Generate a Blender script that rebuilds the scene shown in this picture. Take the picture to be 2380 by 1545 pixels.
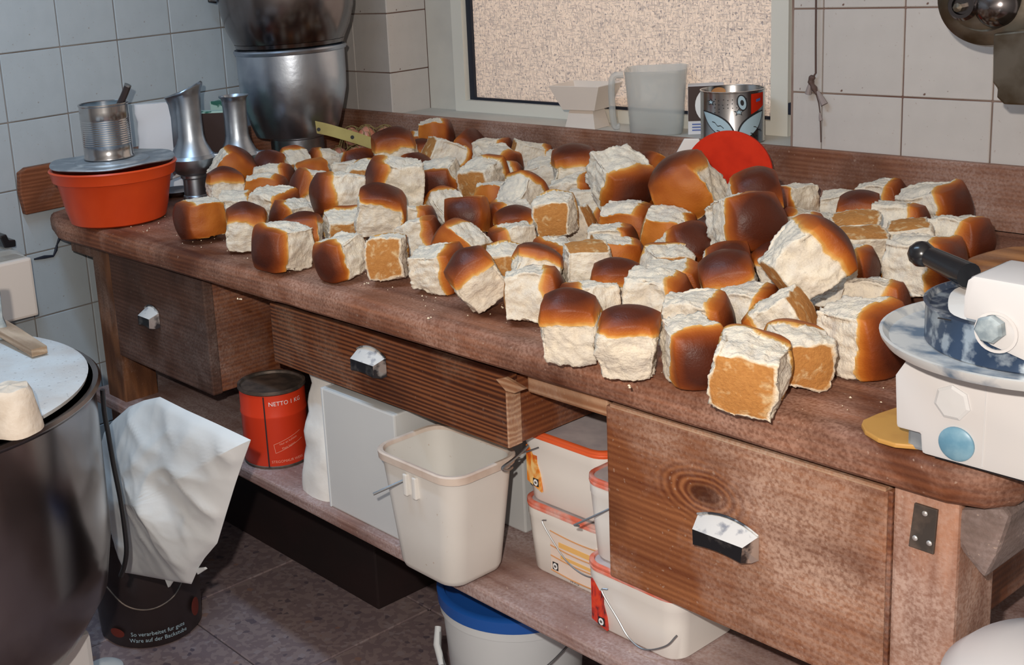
import bpy, bmesh, math, random
from math import sin, cos, pi, sqrt, atan2, radians
from mathutils import Vector, Matrix, noise
random.seed(7)
for o in list(bpy.data.objects): bpy.data.objects.remove(o)
SC = bpy.context.scene
COL = SC.collection

# ------------------------------------------------------------------ camera
CAM_C = Vector((2.67500, -2.03414, 0.51923))
CAM_R = Matrix(((0.609256, 0.789467, -0.074493), (-0.140957, 0.200266, 0.969549), (0.780345, -0.580203, 0.233294)))          # rows: right, up, back
F, PX, PY = 2878.519, 783.231, 578.504
W0, H0 = 2380.0, 1545.0
cd = bpy.data.cameras.new('camera'); cam = bpy.data.objects.new('camera', cd); COL.objects.link(cam)
m = CAM_R.transposed().to_4x4(); m.translation = CAM_C
cam.matrix_world = m
cd.sensor_fit = 'HORIZONTAL'; cd.sensor_width = 36.0; cd.lens = F / W0 * 36.0
cd.shift_x = (W0/2 - PX) / W0; cd.shift_y = -(H0/2 - PY) / W0
cd.clip_start = 0.02
SC.camera = cam

# ------------------------------------------------------------------ world, lights, exposure
wd = bpy.data.worlds.new('world'); SC.world = wd; wd.use_nodes = True
bg = wd.node_tree.nodes['Background']; bg.inputs[0].default_value = (0.80, 0.77, 0.73, 1); bg.inputs[1].default_value = 8.0
SC.view_settings.view_transform = 'Standard'; SC.view_settings.look = 'None'
SC.view_settings.exposure = 0.0; SC.view_settings.gamma = 1.0
SC.view_settings.use_curve_mapping = False
def lamp(name, kind, loc, energy, color, size=0.1, aim=None, size_y=None):
    l = bpy.data.lights.new(name, kind); l.energy = energy; l.color = color
    if kind == 'AREA':
        l.size = size
        if size_y: l.shape = 'RECTANGLE'; l.size_y = size_y
    else: l.shadow_soft_size = size
    o = bpy.data.objects.new(name, l); COL.objects.link(o); o.location = loc
    if aim: o.rotation_euler = (Vector(aim) - Vector(loc)).to_track_quat('-Z', 'Y').to_euler()
    return o
# the camera's own flash, just left of and above the lens
flash_pos = CAM_C + Matrix(CAM_R).transposed() @ Vector((-0.075, 0.10, 0.02))
lamp('flash', 'POINT', flash_pos, 88.0, (1.0, 0.91, 0.82), 0.012)
# added cool fill from overhead, no visible source, for the dim left side
lamp('cool_fill_light', 'AREA', (1.1, -1.5, 1.62), 17.0, (0.50, 0.74, 1.0), 1.2, (1.1, -1.5, 0), 0.12)

# ------------------------------------------------------------------ helpers
def ray(px, py):
    return CAM_R.transposed() @ Vector(((px - PX) / F, -(py - PY) / F, -1.0))
def at(px, py, ax, v):
    d = ray(px, py); t = (v - CAM_C[ax]) / d[ax]; return CAM_C + d * t
def onv(px, py, P):
    """pixel ray against the upright plane through P that faces the camera"""
    P = Vector(P); n = CAM_C - P; n.z = 0; n.normalize()
    d = ray(px, py); t = (P - CAM_C).dot(n) / d.dot(n); return CAM_C + d * t
def scl(P):
    q = CAM_R @ (Vector(P) - CAM_C); return F / -q.z
FLOOR = -0.82
def nz(v, s=1.0, o=0.0): return noise.noise(Vector((v[0]*s + o, v[1]*s + o*1.7, v[2]*s - o)))
def fbm(v, s, o=0.0, n=3):
    a = 0; k = 1
    for i in range(n): a += nz(v, s * 2**i, o + i*13.1) * k; k *= .5
    return a

def empty(name, loc=(0,0,0), rz=0, rot=None):
    o = bpy.data.objects.new(name, None); COL.objects.link(o); o.location = loc
    if rot is not None: o.rotation_mode = 'QUATERNION'; o.rotation_quaternion = rot
    else: o.rotation_euler = (0, 0, rz)
    o.empty_display_size = .05
    return o
def tag(o, label=None, cat=None, group=None, kind=None):
    if label: o['label'] = label
    if cat: o['category'] = cat
    if group: o['group'] = group
    if kind: o['kind'] = kind
    return o
def root_loc(p):
    v = Vector((0,0,0))
    while p is not None: v += p.location; p = p.parent
    return v
def obj(name, vf, m, parent=None, smooth=False, world=False, attrs=None):
    """vf: (verts, faces) or bmesh; world=True: coordinates are world ones although parent is moved"""
    me = bpy.data.meshes.new(name)
    if isinstance(vf, bmesh.types.BMesh):
        vf.normal_update(); vf.to_mesh(me); vf.free()
    else:
        me.from_pydata([tuple(v) for v in vf[0]], [], [tuple(f) for f in vf[1]])
    if attrs:
        for k, vals in attrs.items():
            a = me.attributes.new(k, 'FLOAT', 'POINT'); a.data.foreach_set('value', vals)
    if smooth:
        me.polygons.foreach_set('use_smooth', [True]*len(me.polygons))
        if smooth != 'all':
            try: me.set_sharp_from_angle(angle=radians(38))
            except Exception: pass
    me.update()
    if m is not None: me.materials.append(m)
    o = bpy.data.objects.new(name, me); COL.objects.link(o)
    if parent is not None:
        o.parent = parent
        if world: o.location = -root_loc(parent)
    return o
def bm_box(bm, x0, x1, y0, y1, z0, z1, rot=None, org=None):
    vs = [bm.verts.new((x, y, z)) for x in (x0, x1) for y in (y0, y1) for z in (z0, z1)]
    fs = [(0,1,3,2),(4,6,7,5),(0,4,5,1),(2,3,7,6),(0,2,6,4),(1,5,7,3)]
    for f in fs: bm.faces.new([vs[i] for i in f])
    if rot is not None:
        bmesh.ops.transform(bm, matrix=Matrix.Translation(org) @ rot.to_4x4() @ Matrix.Translation(-Vector(org)), verts=vs)
    return vs
def box(x0, x1, y0, y1, z0, z1, bev=0.0, seg=2):
    bm = bmesh.new(); bm_box(bm, min(x0,x1), max(x0,x1), min(y0,y1), max(y0,y1), min(z0,z1), max(z0,z1))
    if bev: bmesh.ops.bevel(bm, geom=bm.edges[:], offset=bev, segments=seg, profile=.6, affect='EDGES')
    return bm
def prism(poly, ax, a, b, bev=0.0):
    """polygon (two coords) extruded along axis ax from a to b"""
    def P(u, v, w): return {0: (w, u, v), 1: (u, w, v), 2: (u, v, w)}[ax]
    bm = bmesh.new()
    A = [bm.verts.new(P(u, v, a)) for u, v in poly]; B = [bm.verts.new(P(u, v, b)) for u, v in poly]
    bm.faces.new(A); bm.faces.new(B[::-1]); n = len(A)
    for i in range(n): bm.faces.new((A[i], B[i], B[(i+1) % n], A[(i+1) % n]))
    bmesh.ops.recalc_face_normals(bm, faces=bm.faces[:])
    if bev: bmesh.ops.bevel(bm, geom=bm.edges[:], offset=bev, segments=2, profile=.6, affect='EDGES')
    return bm
def lathe(prof, c=(0,0,0), n=40, closed=False, wob=None):
    V = []; Fc = []; k = len(prof)
    for i in range(n):
        a = 2*pi*i/n
        for j, (r, z) in enumerate(prof):
            x, y, zz = r*cos(a), r*sin(a), z
            if wob: x, y, zz = wob(x, y, zz, a, j)
            V.append((c[0]+x, c[1]+y, c[2]+zz))
    for i in range(n):
        i2 = (i+1) % n
        for j in range(k-1 if not closed else k):
            j2 = (j+1) % k
            Fc.append((i*k+j, i2*k+j, i2*k+j2, i*k+j2))
    if not closed:
        if prof[0][0] > 1e-5: Fc.append([i*k for i in range(n)][::-1])
        if prof[-1][0] > 1e-5: Fc.append([i*k+k-1 for i in range(n)])
    return V, Fc
def tube(pts, r, n=8, caps=True):
    pts = [Vector(p) for p in pts]; V = []; Fc = []; up = Vector((0, 0, 1)); prev = None
    rr = r if isinstance(r, (list, tuple)) else [r]*len(pts)
    for i, p in enumerate(pts):
        t = (pts[min(i+1, len(pts)-1)] - pts[max(i-1, 0)]).normalized()
        if prev is None:
            a = t.orthogonal().normalized()
        else:
            a = (prev - t*prev.dot(t)).normalized()
        prev = a; b = t.cross(a)
        for k in range(n):
            an = 2*pi*k/n; V.append(p + (a*cos(an) + b*sin(an))*rr[i])
    for i in range(len(pts)-1):
        for k in range(n):
            k2 = (k+1) % n; Fc.append((i*n+k, i*n+k2, (i+1)*n+k2, (i+1)*n+k))
    if caps: Fc.append(list(range(n))[::-1]); Fc.append([(len(pts)-1)*n+k for k in range(n)])
    return V, Fc
def curve_pts(ctrl, n=16):
    """Catmull-Rom through control points"""
    c = [Vector(p) for p in ctrl]; c = [c[0]*2-c[1]] + c + [c[-1]*2-c[-2]]; out = []
    for i in range(1, len(c)-2):
        for k in range(n):
            t = k/n; a, b, d, e = c[i-1], c[i], c[i+1], c[i+2]
            out.append(.5*((2*b)+(-a+d)*t+(2*a-5*b+4*d-e)*t*t+(-a+3*b-3*d+e)*t**3))
    out.append(c[-2]); return out
def rrect(hx, hy, r, n=6):
    out = []
    for (sx, sy, a0) in ((1,1,0),(-1,1,90),(-1,-1,180),(1,-1,270)):
        for k in range(n+1):
            a = radians(a0 + 90*k/n); out.append((sx*(hx-r)+r*cos(a), sy*(hy-r)+r*sin(a)))
    return out
def loft(rings, capa=True, capb=True, closed=False):
    V = []; Fc = []; n = len(rings[0])
    for r in rings: V += [tuple(p) for p in r]
    for i in range(len(rings)-1):
        for k in range(n):
            k2 = (k+1) % n; Fc.append((i*n+k, i*n+k2, (i+1)*n+k2, (i+1)*n+k))
    if capa: Fc.append(list(range(n))[::-1])
    if capb: Fc.append([(len(rings)-1)*n+k for k in range(n)])
    return V, Fc
def tubloft(secs, c):
    """secs: (z, hx, hy, r)"""
    return loft([[(c[0]+x, c[1]+y, c[2]+z) for x, y in rrect(hx, hy, r)] for z, hx, hy, r in secs])
def text_geo(s, size=.01):
    cu = bpy.data.curves.new('t', 'FONT'); cu.body = s; cu.size = size; cu.align_x = 'CENTER'; cu.align_y = 'CENTER'; cu.resolution_u = 2
    o = bpy.data.objects.new('t', cu); COL.objects.link(o); bpy.context.view_layer.update()
    me = bpy.data.meshes.new_from_object(o.evaluated_get(bpy.context.evaluated_depsgraph_get()))
    V = [v.co.copy() for v in me.vertices]; Fc = [tuple(p.vertices) for p in me.polygons]
    bpy.data.objects.remove(o); bpy.data.meshes.remove(me); return V, Fc
def on_cyl(V, c, r, a0, zc, rot=0):
    """flat (x,y) drawing onto an upright cylinder: x along the wall, y up"""
    out = []
    for v in V:
        x, y = v[0]*cos(rot)-v[1]*sin(rot), v[0]*sin(rot)+v[1]*cos(rot)
        a = a0 + x/r; out.append((c[0]+r*cos(a), c[1]+r*sin(a), c[2]+zc+y))
    return out
def polyfill(poly, step=0.004):
    """fine triangulated polygon so that it bends well"""
    bm = bmesh.new(); vs = [bm.verts.new((x, y, 0)) for x, y in poly]; bm.faces.new(vs)
    bmesh.ops.triangulate(bm, faces=bm.faces[:])
    for it in range(4):
        es = [e for e in bm.edges if e.calc_length() > step]
        if not es: break
        bmesh.ops.subdivide_edges(bm, edges=es, cuts=1); bmesh.ops.triangulate(bm, faces=bm.faces[:])
    bm.verts.index_update()
    V = [v.co.copy() for v in bm.verts]; Fc = [tuple(v.index for v in f.verts) for f in bm.faces]; bm.free(); return V, Fc
def merge(*vfs):
    V = []; Fc = []
    for v, f in vfs:
        n = len(V); V += list(v); Fc += [tuple(i+n for i in q) for q in f]
    return V, Fc

# ------------------------------------------------------------------ materials
class N:
    def __init__(s, name):
        s.m = bpy.data.materials.new(name); s.m.use_nodes = True; s.t = s.m.node_tree; s.b = s.t.nodes['Principled BSDF']; s.out = s.t.nodes['Material Output']
        s._tc = None
    def n(s, k, **kw):
        x = s.t.nodes.new(k)
        for a, b in kw.items(): setattr(x, a, b)
        return x
    def l(s, a, b): s.t.links.new(a, b)
    def co(s, scale=(1,1,1), kind='Object', loc=(0,0,0)):
        if not s._tc: s._tc = s.n('ShaderNodeTexCoord')
        mp = s.n('ShaderNodeMapping'); mp.inputs['Scale'].default_value = scale; mp.inputs['Location'].default_value = loc
        s.l(s._tc.outputs[kind], mp.inputs[0]); return mp.outputs[0]
    def noise(s, co, scale, detail=3, dist=0, rough=.5):
        x = s.n('ShaderNodeTexNoise'); x.inputs['Scale'].default_value = scale; x.inputs['Detail'].default_value = detail
        x.inputs['Distortion'].default_value = dist; x.inputs['Roughness'].default_value = rough
        s.l(co, x.inputs['Vector']); return x.outputs[0]
    def ramp(s, fac, stops, interp='LINEAR'):
        x = s.n('ShaderNodeValToRGB'); r = x.color_ramp; r.interpolation = interp
        while len(r.elements) > 1: r.elements.remove(r.elements[-1])
        for i, (p, c) in enumerate(stops):
            e = r.elements[0] if i == 0 else r.elements.new(p)
            e.position = p; e.color = (c[0], c[1], c[2], 1) if hasattr(c, '__len__') else (c, c, c, 1)
        s.l(fac, x.inputs[0]); return x.outputs[0]
    def mix(s, fac, a, b, mode='MIX'):
        x = s.n('ShaderNodeMix', data_type='RGBA', blend_type=mode)
        for inp, v in ((0, fac), (6, a), (7, b)):
            if hasattr(v, 'is_linked') or isinstance(v, bpy.types.NodeSocket): s.l(v, x.inputs[inp])
            elif inp == 0: x.inputs[0].default_value = v
            else: x.inputs[inp].default_value = (v[0], v[1], v[2], 1)
        return x.outputs[2]
    def math(s, op, a, b=None, c=None, clamp=False):
        x = s.n('ShaderNodeMath', operation=op, use_clamp=clamp)
        for i, v in enumerate((a, b, c)):
            if v is None: continue
            if isinstance(v, bpy.types.NodeSocket): s.l(v, x.inputs[i])
            else: x.inputs[i].default_value = v
        return x.outputs[0]
    def col(s, c):
        if isinstance(c, bpy.types.NodeSocket): s.l(c, s.b.inputs['Base Color'])
        else: s.b.inputs['Base Color'].default_value = (c[0], c[1], c[2], 1)
    def set(s, rough=.5, metal=0, spec=.5, **kw):
        if isinstance(rough, bpy.types.NodeSocket): s.l(rough, s.b.inputs['Roughness'])
        else: s.b.inputs['Roughness'].default_value = rough
        s.b.inputs['Metallic'].default_value = metal; s.b.inputs['Specular IOR Level'].default_value = spec
        for k, v in kw.items(): s.b.inputs[k].default_value = v
    def bump(s, h, strength=.3, dist=.002):
        x = s.n('ShaderNodeBump'); x.inputs['Strength'].default_value = strength; x.inputs['Distance'].default_value = dist
        s.l(h, x.inputs['Height']); s.l(x.outputs[0], s.b.inputs['Normal'])
def pm(name, c, rough=.5, metal=0, c2=None, ns=8, amt=(.4,.65), spec=.5, bump=None, fine=None, **kw):
    k = N(name); co = k.co()
    if c2 is not None:
        fac = k.ramp(k.noise(co, ns, 5), [(amt[0], 0), (amt[1], 1)]); cc = k.mix(fac, c, c2)
        if fine: cc = k.mix(k.ramp(k.noise(co, fine[0], 2), [(fine[1], 1), (fine[1]+.08, 0)]), cc, fine[2])
        k.col(cc)
    else: k.col(c)
    k.set(rough, metal, spec, **kw)
    if bump: k.bump(k.noise(co, bump[0], 4), bump[1], bump[2] if len(bump) > 2 else .002)
    return k.m
def wood(name, dark, light, flour=.3, axis=0, knot=None, fc=(.55,.42,.36), freq=1.0, rough=.62, grain=.5):
    k = N(name); sc = [16*freq]*3; sc[axis] = 1.1*freq
    co = k.co(tuple(sc)); n1 = k.noise(co, 1.6, 6, .6, .6)
    cobase = k.co()
    w = k.n('ShaderNodeTexWave', wave_type='BANDS', bands_direction='Z'); w.inputs['Scale'].default_value = 2.6*freq; w.inputs['Distortion'].default_value = 9.0; w.inputs['Detail'].default_value = 4; w.inputs['Detail Scale'].default_value = .6
    sc2 = [14.0]*3; sc2[axis] = .7
    co2 = k.co(tuple(sc2)); k.l(co2, w.inputs['Vector'])
    g = k.mix(grain, n1, w.outputs[1])
    if knot:
        d = k.n('ShaderNodeVectorMath', operation='DISTANCE'); k.l(k.co((.55,1,1)), d.inputs[0]); d.inputs[1].default_value = (knot[0]*.55, knot[1], knot[2])
        rg = k.math('SINE', k.math('MULTIPLY', k.math('ADD', d.outputs['Value'], k.math('MULTIPLY', k.noise(cobase, 30, 2), .008)), 900.0))
        near = k.ramp(d.outputs['Value'], [(0, 1), (.022, .75), (.048, 0)])
        g = k.mix(near, g, k.math('MULTIPLY_ADD', rg, .28, .5))
        core = k.ramp(d.outputs['Value'], [(0, 1), (.011, .8), (.014, 0)])
    c = k.ramp(g, [(.3, dark), (.55, [(a+b)/2 for a, b in zip(dark, light)]), (.72, light)])
    if knot: c = k.mix(core, c, [x*.45 for x in dark])
    stain = k.ramp(k.noise(cobase, 7, 4), [(.38, 1), (.52, 0)]); c = k.mix(k.math('MULTIPLY', stain, .5), c, [x*.55 for x in dark])
    fl = k.math('MULTIPLY', k.ramp(k.noise(k.co(), 5.0, 6, .4, .62), [(.50-.22*flour, 0), (.74-.2*flour, 1)]), k.ramp(n1, [(.3, .45), (.6, 1)]))
    fine = k.ramp(k.noise(cobase, 260, 3), [(.35, .35), (.62, 1)])
    fl = k.math('MULTIPLY', k.math('MULTIPLY', fl, fine), min(1, .35+flour))
    c = k.mix(fl, c, fc)
    sp = k.ramp(k.noise(cobase, 170, 1), [(.72, 0), (.76, 1)]); c = k.mix(k.math('MULTIPLY', sp, .5*flour), c, (.60,.46,.36))
    k.col(c); k.set(rough, 0, .35); k.bump(k.math('ADD', g, k.math('MULTIPLY', fine, .5)), .35, .0015)
    return k.m

M = {}
# tiles
def tile_mat(name, c):
    k = N(name); co = k.co(); info = k.n('ShaderNodeObjectInfo')
    v = k.mix(k.math('MULTIPLY', info.outputs['Random'], .35), c, [x*.86 for x in c])
    v = k.mix(k.math('MULTIPLY', k.ramp(k.noise(co, 25, 5), [(.35, 0), (.7, 1)]), .35), v, [x*.84 for x in c])
    sp = k.ramp(k.noise(co, 42, 1), [(.765, 0), (.785, 1)]); v = k.mix(sp, v, (.16,.09,.07))
    sp2 = k.ramp(k.noise(co, 180, 1), [(.70, 0), (.76, 1)]); v = k.mix(k.math('MULTIPLY', sp2, .35), v, (.3,.2,.16))
    k.col(v); k.set(.42, 0, .4); k.bump(k.noise(co, 500, 2), .12, .0006)
    return k.m
M['tile'] = tile_mat('glazed_tile', (.58,.545,.515))
M['tile_left'] = tile_mat('glazed_tile_cool_shade', (.45,.51,.55))  # same tile, with the left wall's dim bluish light put into its colour
M['grout'] = pm('grout', (.17,.09,.07), .9, c2=(.30,.22,.18), ns=6)
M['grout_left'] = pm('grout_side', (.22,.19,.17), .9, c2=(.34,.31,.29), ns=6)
M['plaster'] = pm('plaster', (.30,.29,.28), .9)
M['ceiling'] = pm('ceiling_paint', (.45,.44,.42), .9)
def floor_mat():
    k = N('terrazzo'); co = k.co()
    v = k.n('ShaderNodeTexVoronoi'); v.inputs['Scale'].default_value = 95; k.l(co, v.inputs['Vector'])
    c = k.ramp(v.outputs['Color'], [(.0, (.03,.025,.05)), (.12, (.22,.155,.155)), (.5, (.36,.27,.25)), (.8, (.40,.33,.33)), (.93, (.38,.19,.11)), (1, (.62,.56,.52))], 'CONSTANT')
    base = k.mix(k.ramp(k.noise(co, 3.5, 5), [(.35, 0), (.65, 1)]), (.29,.22,.22), (.17,.13,.155))
    c = k.mix(.45, base, c); k.col(c); k.set(.6, 0, .4); k.bump(k.noise(co, 120, 3), .2, .001); return k.m
M['floor'] = floor_mat()
M['joint'] = pm('floor_joint', (.05,.04,.045), .9)
# woods
M['top'] = wood('worktop_wood', (.085,.022,.009), (.30,.10,.04), .60, 0, fc=(.50,.29,.21), grain=.18)
M['board'] = wood('backboard_wood', (.17,.06,.03), (.32,.145,.08), .5, 0, fc=(.45,.32,.27), grain=.2)
M['board_left'] = wood('side_board_wood', (.16,.05,.02), (.28,.10,.045), .15, 1, grain=.3)
M['drawer_a'] = wood('drawer_wood_a', (.065,.028,.018), (.14,.065,.042), .26, 0, grain=.22, fc=(.28,.22,.20))
M['drawer_b'] = wood('drawer_wood_b', (.06,.015,.006), (.24,.08,.028), .2, 0, grain=.5, fc=(.42,.30,.22), freq=1.25)
M['drawer_c'] = wood('drawer_wood_c', (.14,.036,.012), (.36,.135,.05), .56, 0, knot=(1.841,-.902,-.135), fc=(.56,.37,.28), grain=.16)
M['box_side'] = wood('drawer_side_wood', (.13,.035,.013), (.27,.09,.032), .25, 1, grain=.3)
M['leg'] = wood('leg_wood', (.08,.03,.014), (.21,.085,.035), .2, 2, grain=.3)
M['post'] = wood('post_wood', (.20,.075,.04), (.42,.20,.12), .75, 2, fc=(.55,.38,.31), grain=.3)
M['pale'] = wood('pale_wood', (.35,.16,.08), (.55,.33,.20), .35, 0, fc=(.7,.6,.5))
M['shelf'] = wood('shelf_wood', (.20,.10,.08), (.38,.24,.20), .9, 0, fc=(.50,.40,.39), grain=.2)
M['bracket'] = wood('bracket_wood', (.13,.09,.075), (.24,.17,.15), .8, 1, fc=(.36,.29,.28), grain=.1)
M['stick'] = wood('stick_wood', (.35,.24,.15), (.55,.42,.3), .4, 0)
M['yellow_board'] = pm('ochre_board', (.55,.29,.07), .55, c2=(.48,.24,.06), ns=30)
M['brown_board'] = wood('brown_board_wood', (.30,.11,.03), (.55,.24,.08), .05, 0)
# metals
M['steel'] = pm('steel', (.56,.62,.70), .30, 1.0, c2=(.40,.45,.54), ns=9, bump=(70,.25,.0012))
M['steel_dark'] = pm('dark_steel', (.24,.225,.23), .2, 1.0, c2=(.16,.135,.13), ns=6, bump=(25,.05,.001))
M['alu'] = pm('cast_aluminium', (.50,.57,.64), .36, 1.0, c2=(.36,.40,.46), ns=14, bump=(60,.1,.001))
M['alu_flour'] = pm('floury_aluminium', (.30,.34,.38), .55, .6, c2=(.48,.52,.55), ns=22, amt=(.45,.6), bump=(60,.1,.001))
M['tin'] = pm('tinplate', (.52,.52,.52), .2, 1.0, c2=(.40,.40,.42), ns=12)
M['wire'] = pm('wire_steel', (.30,.31,.32), .4, .9)
M['brass'] = pm('old_brass', (.11,.08,.05), .35, .85, c2=(.24,.21,.17), ns=14, amt=(.4,.6), bump=(30,.3,.002))
M['handle'] = pm('floury_handle_metal', (.10,.10,.11), .35, .9, c2=(.80,.78,.74), ns=35, amt=(.42,.52), bump=(90,.2,.001))
M['handle_top'] = pm('floury_handle_top', (.66,.65,.63), .7, .0, c2=(.25,.26,.30), ns=60, amt=(.54,.68))
M['handle_side'] = pm('dark_handle_side', (.045,.045,.05), .35, .8, c2=(.20,.19,.18), ns=45, amt=(.55,.7))
M['hinge'] = pm('rusty_hinge', (.09,.075,.065), .55, .6, c2=(.20,.15,.12), ns=40)
M['screw'] = pm('bright_screw', (.7,.68,.66), .35, .7)
# plastics
M['orange'] = pm('orange_plastic', (.72,.075,.012), .38, c2=(.62,.055,.008), ns=9)
M['red'] = pm('red_lid_plastic', (.62,.028,.006), .7, c2=(.52,.02,.004), ns=30, spec=.15)
M['red_can'] = pm('red_can_paint', (.72,.05,.015), .3)
M['black'] = pm('black_plastic', (.012,.012,.014), .25)
M['bin_black'] = pm('dark_bin_plastic', (.030,.020,.020), .35)
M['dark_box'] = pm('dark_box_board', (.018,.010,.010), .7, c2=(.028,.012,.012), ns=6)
M['white'] = pm('white_plastic', (.78,.77,.74), .42)
M['white_cool'] = pm('white_plastic_cool', (.66,.70,.72), .5, c2=(.60,.64,.67), ns=4)
M['bucket_white'] = pm('bucket_plastic', (.72,.70,.66), .42, c2=(.66,.64,.60), ns=5, fine=(150,.20,(.50,.40,.32)))
M['bucket_rim'] = pm('floury_bucket_rim', (.66,.56,.48), .7, c2=(.52,.40,.33), ns=22)
M['tub'] = pm('tub_plastic', (.83,.81,.77), .38)
M['tub_lid'] = pm('orange_tub_lid', (.82,.13,.035), .4)
M['tub_lid2'] = pm('floury_tub_lid', (.75,.17,.10), .5, c2=(.72,.45,.40), ns=40)
M['lid_flour'] = pm('floured_lid_top', (.45,.40,.42), .8, c2=(.58,.52,.52), ns=30)
M['blue'] = pm('blue_lid', (.012,.10,.42), .35)
M['white_print'] = pm('white_print', (.85,.86,.86), .5)
M['pale_print'] = pm('pale_print', (.80,.35,.25), .5)
M['dull_red'] = pm('dull_red_print', (.16,.025,.015), .5)
M['teal_print'] = pm('pale_blue_print', (.42,.58,.66), .5)
M['machine'] = pm('white_enamel', (.66,.61,.58), .35, c2=(.56,.57,.58), ns=2.5)
M['machine_grey'] = pm('grey_emblem', (.60,.60,.60), .35)
M['machine_blue'] = pm('blue_knob', (.12,.27,.38), .4, c2=(.20,.36,.46), ns=60)
M['knob_grey'] = pm('grey_hex_knob', (.20,.25,.28), .45, c2=(.40,.46,.48), ns=70)
M['blue_flour'] = pm('floury_blue_steel', (.16,.24,.34), .45, .4, c2=(.74,.76,.75), ns=26, amt=(.36,.54))
M['blue_dark'] = pm('dark_blue_steel', (.05,.08,.14), .3, .6, c2=(.45,.50,.54), ns=60, amt=(.48,.62))
M['flour'] = pm('flour', (.82,.80,.76), .95, c2=(.72,.66,.60), ns=20)
M['lid_top'] = pm('floured_bowl_lid', (.60,.64,.66), .9, c2=(.52,.50,.48), ns=10, fine=(160,.27,(.38,.37,.37)), bump=(150,.3,.002))
M['dough'] = pm('floured_knob', (.62,.53,.43), .9, c2=(.74,.66,.56), ns=30, bump=(60,.6,.004))
M['bag'] = pm('white_film', (.76,.79,.80), .32, c2=(.70,.74,.76), ns=6, bump=(30,.25,.003))
M['sack'] = pm('paper_sack', (.78,.76,.72), .85, bump=(40,.4,.003))
M['box_grey'] = pm('grey_white_box', (.62,.63,.62), .55, c2=(.58,.59,.59), ns=4)
M['card'] = pm('grey_card', (.74,.66,.59), .85)
M['card_in'] = pm('card_inside', (.80,.71,.63), .85)
M['frame'] = pm('window_frame_paint', (.62,.60,.54), .5, c2=(.56,.54,.49), ns=8)
M['sash'] = pm('window_sash_paint', (.76,.74,.66), .45)
M['gasket'] = pm('black_gasket', (.012,.016,.03), .6)
M['cord'] = pm('brown_cord', (.10,.06,.05), .8)
M['tassel'] = pm('cord_tassel', (.30,.25,.24), .9)
M['paper'] = pm('printed_paper', (.72,.72,.74), .8)
M['blue_print'] = pm('blue_print', (.08,.14,.40), .6)
M['green_card'] = pm('green_white_card', (.42,.60,.52), .7, c2=(.03,.14,.10), ns=26, amt=(.56,.60))
M['brown_card'] = pm('brown_card', (.045,.022,.018), .6)
M['yellow_label'] = pm('yellow_label', (.52,.45,.17), .6, c2=(.44,.37,.14), ns=15)
M['net'] = pm('olive_net', (.25,.19,.07), .7)
M['onion'] = pm('onion_skin', (.52,.17,.09), .35, c2=(.62,.34,.27), ns=24)
M['ink'] = pm('black_ink', (.015,.015,.018), .6)
M['paleblue'] = pm('pale_blue_foil', (.45,.55,.62), .5)
M['crumbs'] = pm('crumb', (.78,.66,.48), .9)
def glass_mat():
    k = N('hammered_glass'); co = k.co((1,1,1))
    v = k.n('ShaderNodeTexVoronoi', feature='DISTANCE_TO_EDGE'); v.inputs['Scale'].default_value = 85
    k.l(k.co((1.25,1,1)), v.inputs['Vector'])
    n = k.noise(k.co((1,1,1)), 120, 2, 1.5)
    h = k.math('ADD', v.outputs[0], k.math('MULTIPLY', n, .35))
    spots = k.ramp(k.noise(k.co((1.5,1,1)), 165, 2, .6), [(.585, 0), (.65, 1)])
    fibres = k.math('MULTIPLY', k.ramp(k.noise(k.co((5,1,1)), 60, 2, .4), [(.52, 0), (.64, 1)]), .45)
    fibres2 = k.math('MULTIPLY', k.ramp(k.noise(k.co((1,1,5)), 60, 2, .4), [(.52, 0), (.64, 1)]), .45)
    sp_ = k.math('MAXIMUM', k.math('MULTIPLY', spots, .85), k.math('MAXIMUM', fibres, fibres2))
    c = k.mix(sp_, (.88,.78,.69), (.22,.21,.24))
    k.col(c); k.set(.28, 0, .5); k.bump(h, .9, .004)
    tr = k.n('ShaderNodeBsdfTranslucent'); k.l(c, tr.inputs[0])
    ms = k.n('ShaderNodeMixShader'); ms.inputs[0].default_value = .28; k.l(k.b.outputs[0], ms.inputs[1]); k.l(tr.outputs[0], ms.inputs[2]); k.l(ms.outputs[0], k.out.inputs[0])
    return k.m
M['glass'] = glass_mat()
def jug_mat():
    k = N('translucent_jug_plastic'); k.col((.72,.76,.76)); k.set(.25, 0, .5)
    t = k.n('ShaderNodeBsdfTransparent'); t.inputs[0].default_value = (.93,.93,.92,1)
    ms = k.n('ShaderNodeMixShader'); ms.inputs[0].default_value = .34; k.l(t.outputs[0], ms.inputs[1]); k.l(k.b.outputs[0], ms.inputs[2]); k.l(ms.outputs[0], k.out.inputs[0]); return k.m
M['jug'] = jug_mat()
def pic_mat(name, a, b, c, sc=40):
    k = N(name); co = k.co((1,1,.5)); f = k.noise(co, sc, 3, 1.5)
    k.col(k.ramp(f, [(.38, a), (.5, b), (.62, c)])); k.set(.4); return k.m
M['pic_orange'] = pic_mat('fruit_print', (.62,.10,.015), (.80,.28,.03), (.90,.62,.25))
M['pic_red'] = pic_mat('berry_print', (.10,.02,.02), (.55,.035,.02), (.70,.06,.02), 60)
M['pic_pale'] = pm('pale_peach_print', (.80,.68,.60), .4)
M['pic_stripe'] = pm('caramel_print', (.62,.30,.12), .4)
M['pic_yellow'] = pm('amber_print', (.85,.50,.16), .4)
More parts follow.
